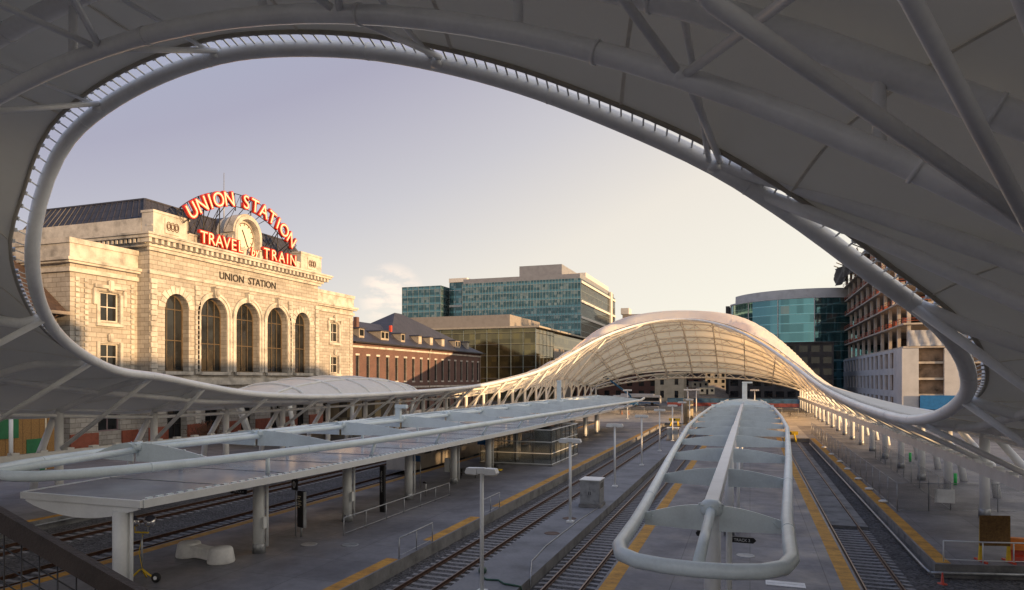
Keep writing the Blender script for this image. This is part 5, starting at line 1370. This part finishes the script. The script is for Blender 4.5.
# curved glass tower
CG = panelglass('curved_tower_glass', (.12, .30, .34), 2.4, 4.1, blind=.12, blindcol=(.2, .28, .28), floor=4.1, spand=.12, rough=.035, spec=1.0, metal=.75)
t = thing('curved_office', 'curved dark glass office tower with a pale crown right of the vault', 'office building', (20, 345, 0))
arc = []
for k in range(25):
    a = R(200 + 95 * k / 24); arc.append((6 + 37 * math.cos(a), 20 + 37 * math.sin(a)))
arc = [(-29.5, 40)] + arc + [(40, -16), (40, 40)]
g, bd, mu = MB(), MB(), MB()
for i, (p, q) in enumerate(zip(arc, arc[1:])):
    g.quad((*p, 0), (*q, 0), (*q, 44.5), (*p, 44.5))
    for k in range(11):
        z = k * 4.1; d = (V((q[0], q[1], 0)) - V((p[0], p[1], 0))); nn = V((d.y, -d.x, 0)).normalized() * .06
        bd.obox(V((*p, z + .15)) + nn, V((*q, z + .15)) + nn, .06, .14)
    if i % 6 == 1 or i > 24: mu.obox((p[0], p[1] - .15, 0), (p[0], p[1] - .15, 44.5), .35, .3)
g.build('glass_wall', CG, t); bd.build('floor_bands', MT['mullion'], t); mu.build('mullions', MT['spandrelwhite'], t)
cr = MB(); cp = [(6 + (x - 6) * .94, 20 + (y - 20) * .94) for x, y in arc]
cr.prism(cp, 'z', 44.6, 48.6); cr.build('crown', MT['bldwhite'], t)
lb2 = MB()
for i, (p, q) in enumerate(zip(arc[:-2], arc[1:-1])): lb2.obox((*p, 44.4), (*q, 44.4), .8, .7)
lb2.build('roof_edge', MT['bldwhite'], t)
MB().box(-31.5, -29.6, 14, 40, 0, 44.8).build('end_wall', MT['darkbldg'], t)
# tower under construction, white base
t = thing('unfinished_building', 'concrete building frame under construction above a white panelled base', 'building', (33, 165, 0))
B = (33, 165, 0); yb_, xb_ = 268, 62
w = MB(); n = 14; sp = (yb_ - 165 - 8) / n
rows = []
for z0, z2 in ((0, 3.4), (3.4, 8.8), (8.8, 14.2)): rows.append((z0, z2, [(8 + sp * (k + .5), 4.0, z0 + .9, z2 - .7, False) for k in range(n)]))
# wall that faces the hall runs along +Y; the outward normal is -X
facade(w, (33, 165, 0), YD, (-1, 0, 0), yb_ - 165, rows, MT['bldwhite'], MT['bldwhite'], .45)
w.quad((33, 165, 14.2), (62, 165, 14.2), (62, yb_, 14.2), (33, yb_, 14.2), MT['bldwhite'])
for a, bq in ((33, 36.2), (41.0, 44.6), (49.5, 53), (58, 62)): w.box(a + .001, bq, 165, 165.9, 0, 14.1, MT['bldwhite'])
for z in (3.2, 6.9, 10.6): w.box(33.5, 62, 165.4, 166.2, z, z + .5, MT['rawconc'])
local(w, B).build('white_base', None, t)
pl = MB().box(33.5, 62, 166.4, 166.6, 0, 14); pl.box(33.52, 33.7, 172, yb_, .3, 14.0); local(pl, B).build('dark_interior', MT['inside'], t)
fr = MB(); z = 14.25; F_H = 5.4
for j in range(7):
    zz = z + j * F_H
    x0 = 33.4 if j < 3 else 33.4 ; 
    ya_ = 165.8 if j < 2 else 172 + 7 * (j - 2)
    fr.box(x0, 62, ya_, yb_, zz, zz + .38)
    if j == 6: break
    y = ya_ + .6; 
    while y < yb_: fr.box(x0 + .9, x0 + 1.6, y, y + .8, zz + .381, zz + F_H - .001); y += 10.5
    x = x0 + 7
    while x < 62: fr.box(x, x + .8, ya_ + .5, ya_ + 1.3, zz + .381, zz + F_H - .001); x += 7
local(fr, B).build('concrete_frame', MT['rawconc'], t)
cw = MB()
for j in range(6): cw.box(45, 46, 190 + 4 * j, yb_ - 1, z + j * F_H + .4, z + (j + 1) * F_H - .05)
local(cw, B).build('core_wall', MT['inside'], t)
ol = MB()
for j in range(1, 6):
    zz = z + j * F_H; ya_ = 165.8 if j < 2 else 172 + 7 * (j - 2)
    for h in (.55, 1.1): ol.obox((33.3, ya_, zz + .38 + h), (33.3, yb_, zz + .38 + h), .08, .1); ol.obox((33.3, ya_ - .1, zz + .38 + h), (62, ya_ - .1, zz + .38 + h), .08, .1)
    y = ya_
    while y < yb_: ol.box(33.26, 33.34, y, y + .08, zz + .4, zz + 1.7); y += 4.8
    for q in range(26): y = rnd.uniform(ya_ + 1, yb_ - 2); ol.box(34.2, 34.2 + rnd.uniform(.4, 1.2), y, y + rnd.uniform(.5, 1.8), zz + .4, zz + .4 + rnd.uniform(.4, 1.5))
local(ol, B).build('safety_rails', MT['orangenet'], t)
tp = MB()
def sheet(mb, x, ya_, yb2, z0, z1, amp):
    N = 30; vs = []
    for i in range(N + 1):
        for j in range(9):
            y, zq = lerp(ya_, yb2, i / N), lerp(z0, z1, j / 8); vs.append((x + amp * math.sin(i * 1.3 + j) * .4 + amp * math.sin(i * .37), y, zq + .2 * math.sin(i * .9)))
    mb.add(vs, [(i * 9 + j, (i + 1) * 9 + j, (i + 1) * 9 + j + 1, i * 9 + j + 1) for i in range(N) for j in range(8)], None, True)
sheet(tp, 31.6, 222, 266, z + 5.15 * F_H, z + 6.35 * F_H, 1.1)
for k in range(9): tp.obox((33.5, 205 + 7 * k, z + 6 * F_H + .6), (29.5, 203 + 7 * k, z + 6 * F_H + 2.2), .25, .25)
local(tp, B).build('black_sheeting', MT['tarp'], t)
gp = MB(); N = 20
for (a, bq) in ((34.2, 45.3), (45.6, 56)):
    vs = []
    for i in range(N + 1):
        for j in range(7): vs.append((lerp(a, bq, i / N), 165.6 + .15 * math.sin(i * 1.7 + j * .6), 14.7 + j * .6))
    gp.add(vs, [(i * 7 + j, (i + 1) * 7 + j, (i + 1) * 7 + j + 1, i * 7 + j + 1) for i in range(N) for j in range(6)], None, True)
local(gp, B).build('grey_sheeting', MT['greytarp'], t)
local(MB().box(36.3, 57.9, 164.3, 164.5, .2, 3.4), B).build('blue_hoarding', MT['bluepaint'], t)
local(MB().box(45, 52, 205, 214, 45.8, 51.5), B).build('lift_core', MT['rawconc'], t)
t.location = (38.6, 208, 0); t.scale = (1.24, 1.24, 1.17)

# ------------------------------------------------------------------ the street beyond the vault
def bannerfence(x0, x1, y, label):
    t = thing('wrapped_fence', label, 'fence', ((x0 + x1) / 2, y, 0), group='wrapped site fences')
    h = (x1 - x0) / 2
    MB().box(-h, h, -.03, .0, 1.15, 2.5).build('blue_wrap', MT['bluewrap'], t); MB().box(-h, h, -.03, .0, .1, 1.14).build('red_wrap', MT['redwrap'], t)
    p = MB()
    for k in range(int(h * 2 / 3) + 1): p.box(-h + 3 * k, -h + 3 * k + .06, .01, .07, 0, 2.6)
    p.build('posts', MT['galv'], t)
bannerfence(-24, 20, 214, 'blue and red wrapped site fence across the street behind the vault')
for k in range(16):
    x = -34 + 3.15 * k
    o = MB().prism([(-.3, 0), (.3, 0), (.28, .15), (.12, .4), (.09, .85), (-.09, .85), (-.12, .4), (-.28, .15)], 'x', -1.5, 1.5).build('concrete_barrier', MT['barrier'], None, (x, 163.5, 0)) if k == 0 else None
    if o is None: o = jb.copy(); COL.objects.link(o); o.location = (x, 163.5 + rnd.uniform(-.1, .1), 0)
    else: jb = o
    tag(o, 'pale concrete road barrier in the line closing the plaza', 'barrier', 'concrete barriers across the plaza')
chainfence([(-36, 158, 0), (13, 158, 0)], 2.0, 'chain link fence across the far end of the plaza in front of the barriers', step=3.2)
tag(MB().lathe((0, 0, 0), [(.9, 0), (.9, 4.3), (.95, 4.35), (.95, 4.6), (.0, 4.7)], 18).build('stone_bollard', MT['beige'], None, (-10.9, 131.5, 0)), 'stout beige round pillar at the end of the track strip', 'pillar')
for x, y in ((-28.5, 160.5), (-27.0, 161)):
    tag(MB().lathe((0, 0, 0), [(.3, 0), (.3, .04), (.1, .06), (.04, .9), (0, .9)], 12).build('traffic_cone', MT['orange'], None, (x, y, 0)), 'tiny orange traffic cone on the sunlit plaza', 'cone', 'orange cones on the plaza')
def plainblock(name, label, cat, x0, x1, y0, y1, z1, wm, nf, sp, ww=1.8, face='s', glassm=None, extra=None, group=None):
    B = ((x0 + x1) / 2, y0, 0); t = thing(name, label, cat, B, group=group); w = MB(); fh = z1 / nf; L = x1 - x0; n = max(1, int(L / sp)); s_ = L / n
    rows = [(j * fh, (j + 1) * fh, [(s_ * (k + .5), ww, j * fh + fh * .25, j * fh + fh * .8, False) for k in range(n)]) for j in range(nf)]
    facade(w, (x0, y0, 0), (1, 0, 0), (0, -1, 0), L, rows, wm, wm, .3)
    for x in (x0, x1): w.quad((x, y0, 0), (x, y1, 0), (x, y1, z1), (x, y0, z1), wm)
    w.quad((x0, y0, z1), (x1, y0, z1), (x1, y1, z1), (x0, y1, z1), wm)
    local(w, B).build('wall', None, t); local(MB().box(x0 + .05, x1 - .05, y0 + .29, y0 + .35, .1, z1 - .1), B).build('glazing', glassm or MT['paneglass'], t)
    local(MB().box(x0 - .2, x1 + .2, y0 - .3, y1, z1 + .01, z1 + .6), B).build('roof_edge', wm, t)
    return t
plainblock('warehouse', 'dark red brick building behind the vault at the left', 'building', -75, -36, 290, 330, 17, MT['brickdark'], 4, 4.5, 2.2)
plainblock('warehouse', 'dark red brick building behind the small beige block', 'building', -35.5, -22, 335, 370, 22, MT['brickdark'], 5, 4.5, 2.2)
plainblock('site_block', 'small beige flat-roofed block with few windows on the street', 'building', -34, -23.4, 262, 274, 9.8, MT['beige'], 2, 5, 1.4)
plainblock('apartment_block', 'dark glazed building with a grid of windows behind the right side of the vault', 'building', -8, 30, 285, 320, 22, MT['darkbldg'], 5, 4.2, 3.0)
plainblock('apartment_block', 'distant pale sunlit building closing the street', 'building', -52, -33, 560, 590, 22, MT['bldwhite'], 5, 4.5, 2.2)
plainblock('apartment_block', 'distant tan building beside the pale sunlit one', 'building', -31, -6, 520, 560, 26, MT['beige'], 6, 4.2, 2.2)
plainblock('apartment_block', 'far brown block filling the street behind the beige block', 'building', -120, -60, 470, 520, 30, MT['brickdark'], 7, 4.5, 2.2)
# rough sunlit ground mound, vehicles, lift
hm = MB(); NX, NY = 24, 24; vs = []
for i in range(NX + 1):
    for j in range(NY + 1):
        x, y = lerp(-33, -9, i / NX), lerp(250, 420, j / NY); e_ = math.sin(math.pi * i / NX) * min(1, j / 6)
        vs.append((x, y, e_ * (2.2 + 2.4 * j / NY + rnd.uniform(-.5, .5))))
hm.add(vs, [(i * (NY + 1) + j, (i + 1) * (NY + 1) + j, (i + 1) * (NY + 1) + j + 1, i * (NY + 1) + j + 1) for i in range(NX) for j in range(NY)], None, True)
tag(hm.build('rubble', basic('building_rubble', (.30, .22, .15), .95, 0, .5, .5, .6, .5)), kind='stuff')
def cabin(x, y, z, rz, L_, mt, label):
    t = thing('site_cabin', label, 'cabin', (x, y, z), rz, 'site cabins in the street beyond the vault')
    MB().bevbox(-L_ / 2, L_ / 2, -1.3, 1.3, .15, 2.9, .05).build('body', mt, t); MB().box(-L_ / 2 - .1, L_ / 2 + .1, -1.4, 1.4, 2.91, 3.05).build('roof', MT['galv'], t)
    MB().box(-.5, .5, -1.34, -1.305, .2, 2.2).build('door', MT['darkmetal'], t)
    for xx in (-L_ / 3, L_ / 3): MB().box(xx - .6, xx + .6, -1.34, -1.305, 1.2, 2.2).build('window', MT['paneglass'], t)
cabin(-29, 300, 2.0, R(50), 9, MT['spandrelwhite'], 'white site cabin catching the sun in the street gap')
cabin(-22, 320, 4.2, R(42), 9, MT['beige'], 'beige site cabin on the sunlit mound beyond the vault')
cabin(-26, 350, 4.8, R(48), 12, MT['spandrelwhite'], 'long white site cabin on the mound further back')
cabin(-17, 285, 2.0, R(38), 7, MT['letterface'], 'short cream site cabin at the right of the sunlit mound')
def car(x, y, z, rz, paint, label, van=False):
    t = thing('parked_car', label, 'car', (x, y, z), rz, 'cars parked along the far street'); h = 1.45 if not van else 2.2
    b = MB(); side = [(-2.2, .3), (2.2, .3), (2.25, .75), (1.3, .95), (.7, h), (-1.4, h), (-2.1, .95), (-2.25, .7)] if not van else [(-2.6, .3), (2.5, .3), (2.6, 1.0), (1.9, 1.2), (1.4, h), (-2.6, h)]
    b.prism(side, 'y', -.9, .9); b.build('body', paint, t)
    g = MB(); g.prism([(1.05, 1.0), (.66, h - .1), (-1.3, h - .1), (-1.85, 1.0)], 'y', -.91, .91); g.build('side_windows', MT['carglass'], t)
    for sx_ in (-1.4, 1.4):
        for sy in (-.85, .85):
            wh = MB().lathe((0, 0, 0), [(.2, -.11), (.33, -.1), (.33, .1), (.2, .11)], 14).build('wheel', MT['rubber'], t); wh.matrix_local = Matrix.Translation((sx_, sy, .33)) @ Matrix.Rotation(R(90), 4, 'X')
CP = MT['carpaints']
for k, (x, y, a, p, lab) in enumerate([(-30, 222, 0, 1, 'grey car parked on the street beside the site fence'), (-24, 232, .2, 0, 'white car parked in the sunlit gap behind the vault'), (-17, 238, .1, 3, 'dark car parked in the sunlit gap behind the vault'), (-20, 226, 0, 2, 'red car parked behind the blue and red fence'), (-12, 230, .1, 0, 'white car at the right of the sunlit gap'), (-40, 224, 0, 3, 'dark car parked behind the white bus')]):
    car(x, y, 0, a, CP[p], lab)
t = thing('bus', 'long white bus with dark windows parked behind the vault', 'bus', (-34, 218, 0), 0)
MB().bevbox(-7.5, 7.5, -1.25, 1.25, .4, 3.1, .15).build('body', CP[0], t); MB().bevbox(-5, 5.5, -1.0, 1.0, 3.11, 3.6, .1).build('roof_pod', CP[0], t)
MB().box(-7.2, 7.2, -1.29, -1.255, 1.4, 2.5).build('windows', MT['carglass'], t); MB().box(-7.3, 7.3, -1.275, -1.256, .6, 1.0).build('blue_stripe', MT['bluepaint'], t)
for x in (-5, -3.8, 5):
    for sy in (-1.15, 1.15):
        wh = MB().lathe((0, 0, 0), [(.3, -.14), (.5, -.13), (.5, .13), (.3, .14)], 16).build('wheel', MT['rubber'], t); wh.matrix_local = Matrix.Translation((x, sy, .5)) @ Matrix.Rotation(R(90), 4, 'X')
t = thing('boom_lift', 'blue boom lift with its arm raised to the left behind the vault', 'boom lift', (-33.5, 206, 0))
MB().bevbox(-1.6, 1.6, -1, 1, .5, 1.6, .08).build('chassis', MT['bluepaint'], t); MB().obox((0, 0, 1.6), (-.6, 0, 3.4), .6, .5).build('turret', MT['bluepaint'], t)
MB().obox((-.6, 0, 3.4), (-7.6, 0, 8.6), .45, .5).build('boom', MT['bluepaint'], t); MB().bevbox(-8.8, -7.5, -.8, .8, 8.2, 9.3, .05).build('basket', MT['darkmetal'], t)
for x in (-1.1, 1.1):
    for sy in (-1, 1):
        wh = MB().lathe((0, 0, 0), [(.25, -.16), (.45, -.15), (.45, .15), (.25, .16)], 14).build('wheel', MT['rubber'], t); wh.matrix_local = Matrix.Translation((x, sy, .45)) @ Matrix.Rotation(R(90), 4, 'X')
# the street front along the right side of the hall: outside the frame, but it shades the platforms from the low sun
def sidefront(name, label, cat, y0, y1, h, nf, sp):
    B = (72, (y0 + y1) / 2, 0); t = thing(name, label, cat, B); w_ = MB(); fh = h / nf; L_ = y1 - y0; n = max(1, int(L_ / sp)); s_ = L_ / n
    facade(w_, (72, y0, 0), YD, (-1, 0, 0), L_, [(j * fh, (j + 1) * fh, [(s_ * (k + .5), 1.9, j * fh + fh * .25, j * fh + fh * .78, False) for k in range(n)]) for j in range(nf)], MT['tan'], MT['tan'], .3)
    for y in (y0, y1): w_.quad((72, y, 0), (92, y, 0), (92, y, h), (72, y, h), MT['tan'])
    w_.quad((72, y0, h), (92, y0, h), (92, y1, h), (72, y1, h), MT['tan']); w_.quad((92, y0, 0), (92, y1, 0), (92, y1, h), (92, y0, h), MT['tan'])
    local(w_, B).build('wall', None, t); local(MB().box(72.29, 72.35, y0 + .05, y1 - .05, .1, h - .1), B).build('glazing', MT['paneglass'], t)
    local(MB().box(71.7, 92, y0 - .1, y1 + .1, h + .01, h + .4), B).build('roof_edge', MT['tan'], t)
sidefront('street_building', 'tall tan street building right of the bridge, outside the photo', 'building', -110, 20, 28.6, 7, 4.4)
sidefront('street_building', 'tan street building right of the hall before the car park, outside the photo', 'building', 20.3, 33, 23.2, 5, 3.5)
t = thing('sun_slot_block', 'concrete car park right of the hall with one open storey, outside the photo', 'car park', (82, 52, 0))  # unseen block added to shape light: its open storey lets sun reach the coach
MB().box(-10, 11, -18.8, 18, 0, 9.2).build('lower_storeys', MT['rawconc'], t); MB().box(-10, 11, -18.8, 18, 11.7, 23.4).build('upper_storeys', MT['rawconc'], t)
for x in (-9.8, 10.4):
    for y in (-18.6, 17.4): MB().box(x, x + .4, y, y + .4, 9.21, 11.69).build('column', MT['rawconc'], t)
def gableblock(x0, x1, y0, y1, z, zr, label):
    t = thing('city_block', label, 'building', ((x0 + x1) / 2, y0, 0)); h = (x1 - x0) / 2
    MB().prism([(-h, 0), (h, 0), (h, z), (0, zr), (-h, z)], 'y', 0, y1 - y0).build('wall', MT['brickdark'], t)
    wn = MB()
    for k in range(6):
        for j in range(6): wn.box(-h + 3 + k * (2 * h - 8) / 5, -h + 5 + k * (2 * h - 8) / 5, y1 - y0 + .01, y1 - y0 + .06, 3 + j * 4.4, 6 + j * 4.4)
    wn.build('windows', MT['paneglass'], t)
gableblock(-330, -270, -150, -118, 30, 41, 'wide gabled brick block far behind the bridge, outside the photo')
gableblock(-265, -205, -150, -118, 31, 44, 'second gabled brick block far behind the bridge, outside the photo')
gableblock(-200, -125, -150, -118, 29, 38, 'low gabled brick block far behind the bridge, outside the photo')
plainblock('city_block', 'tall dark city block behind the bridge, outside the photo', 'building', -120, -62, -150, -120, 33, MT['brickdark'], 8, 4.5, 2.2)
plainblock('city_block', 'broad brick city block behind the bridge, outside the photo', 'building', -58, -5, -160, -125, 27, MT['brick'], 7, 4.5, 2.2)
plainblock('city_block', 'slim city tower behind the bridge, outside the photo', 'building', 2, 40, -160, -130, 44, MT['darkbldg'], 11, 4.5, 2.2)

# ------------------------------------------------------------------ the bridge with its stair railing in the foreground
br = thing('footbridge', 'footbridge deck under the viewer with a dark sloping stair railing', 'footbridge', (0, 0, 0))
MB().box(-3.5, 30, -3.2, 1.3, 6.3, 6.65).build('deck', MT['wallconc'], br)
for x in (4, 22): MB().tube([(x, -1, -1), (x, -1, 6.29)], .4, 16).build('pier', MT['wallconc'], br)
a, bq = V((-5.6, 2.75, 8.0)), V((-1.9, 2.72, 6.78))
d = (bq - a)
MB().obox(a, bq, .05, .11).build('handrail', MT['brown'], br)
ms = MB(); n = 26
for k in range(n + 1):
    p = a.lerp(bq, k / n) + V((0, 0, -.06)); ms.tube([p, p + V((0, 0, -.95))], .0045, 5)
for k in range(1, 10): ms.tube([a + V((0, .008, -.06 - .1 * k)), bq + V((0, .008, -.06 - .1 * k))], .0045, 5)
ms.build('wire_infill', MT['darkmetal'], br)
MB().obox(a + V((0, 0, -1.05)), bq + V((0, 0, -1.05)), .06, .06).build('lower_rail', MT['brown'], br)
for q in (.02, .98): p = a.lerp(bq, q); MB().obox(p + V((0, .0, -.06)), p + V((0, 0, -2.2)), .05, .05).build('rail_post', MT['brown'], br)
MB().obox(a + V((0, -.3, -1.35)), bq + V((0, -.3, -1.35)), .5, .25).build('stair_string', MT['wallconc'], br)
MB().box(-1.9, -1.4, 1.3, 3.0, 5.3, 5.6).build('landing', MT['wallconc'], br)
SKYSTR, EXPO, VEIL_MIX = .085, 1.02, .9
VEIL = [(.0, (6.6, 5.6, 4.2)), (.22, (5.9, 5.6, 4.9)), (.42, (5.4, 5.0, 4.45)), (.58, (3.85, 3.7, 3.9)), (.74, (2.6, 2.5, 3.15)), (.86, (2.4, 2.6, 3.4)), (1., (2.0, 2.45, 3.7))]
CLOUDCOL = (7.0, 5.8, 4.8)
# ------------------------------------------------------------------ light, sky, camera
SUN_AZ, SUN_EL = R(103), R(5)        # azimuth clockwise from +Y: the low sun is low on the right
sd = V((math.sin(SUN_AZ) * math.cos(SUN_EL), math.cos(SUN_AZ) * math.cos(SUN_EL), math.sin(SUN_EL)))
L = bpy.data.lights.new('sun', 'SUN'); L.energy = 3.6; L.angle = R(.6); L.color = (1., .625, .30)
so = bpy.data.objects.new('sun', L); COL.objects.link(so); so.rotation_euler = (-sd).to_track_quat('-Z', 'Y').to_euler(); so.location = (60, -100, 80)
w = bpy.data.worlds.new('World'); sc.world = w; w.use_nodes = True; nt = w.node_tree; nt.nodes.clear()
out = nt.nodes.new('ShaderNodeOutputWorld'); bg = nt.nodes.new('ShaderNodeBackground'); nt.links.new(bg.outputs[0], out.inputs[0])
sky = nt.nodes.new('ShaderNodeTexSky'); sky.sky_type = 'NISHITA'; sky.sun_disc = False
sky.sun_elevation = SUN_EL; sky.sun_rotation = SUN_AZ; sky.altitude = 1600; sky.air_density = 1.0; sky.dust_density = 2.5; sky.ozone_density = 1.0
# high thin cloud veil that warms the lower sky, and two small clouds
tc = nt.nodes.new('ShaderNodeTexCoord'); sp = nt.nodes.new('ShaderNodeSeparateXYZ'); nt.links.new(tc.outputs['Generated'], sp.inputs[0])
def mmath(op, a, b):
    n = nt.nodes.new('ShaderNodeMath'); n.operation = op
    for k, x in enumerate((a, b)):
        if isinstance(x, (int, float)): n.inputs[k].default_value = x
        else: nt.links.new(x, n.inputs[k])
    return n.outputs[0]
veil = ramp(nt, mmath('ADD', mmath('ADD', sp.outputs[2], .12), mmath('MULTIPLY', sp.outputs[0], -.45)), VEIL)
skyc = mixcol(nt, VEIL_MIX, sky.outputs[0], veil)
mp = nt.nodes.new('ShaderNodeMapping'); mp.inputs['Scale'].default_value = (1, 1, 2.6); nt.links.new(tc.outputs['Generated'], mp.inputs[0])
cn = noise(nt, mp.outputs[0], 22, 7, .6)
def dirmask(dx, dy, dz, c0, c1):
    n = nt.nodes.new('ShaderNodeVectorMath'); n.operation = 'DOT_PRODUCT'; d = V((dx, dy, dz)).normalized(); n.inputs[1].default_value = d
    nt.links.new(tc.outputs['Generated'], n.inputs[0]); mr = nt.nodes.new('ShaderNodeMapRange'); mr.inputs[1].default_value = c0; mr.inputs[2].default_value = c1
    nt.links.new(n.outputs['Value'], mr.inputs[0]); return mr.outputs[0]
m1 = mmath('MAXIMUM', dirmask(-.495, .886, .122, .9988, .99975), mmath('MULTIPLY', dirmask(.155, 1.1, .17, .9992, .9999), .6))
cm = mmath('MULTIPLY', m1, ramp(nt, cn, [(.42, 0.), (.58, 1.)]))
skyc = mixcol(nt, mmath('MULTIPLY', cm, .7), skyc, CLOUDCOL)
nt.links.new(skyc, bg.inputs[0]); bg.inputs[1].default_value = SKYSTR
cam = bpy.data.cameras.new('camera'); co = bpy.data.objects.new('camera', cam); COL.objects.link(co); sc.camera = co
co.location = (0, 0, 8.3); co.rotation_euler = (R(90), 0, R(19.2115)); cam.sensor_width = 36; cam.lens = 683 / 1024 * 36; cam.shift_y = 84 / 1024
cam.clip_start = .1; cam.clip_end = 6000
vs_ = sc.view_settings; vs_.view_transform = 'Standard'; vs_.look = 'None'; vs_.exposure = EXPO; vs_.gamma = 1; vs_.use_curve_mapping = False
sc.cycles.max_bounces = 8; sc.cycles.diffuse_bounces = 5; sc.cycles.glossy_bounces = 3; sc.cycles.transparent_max_bounces = 12; sc.cycles.use_denoising = True
sc.cycles.sample_clamp_indirect = 6
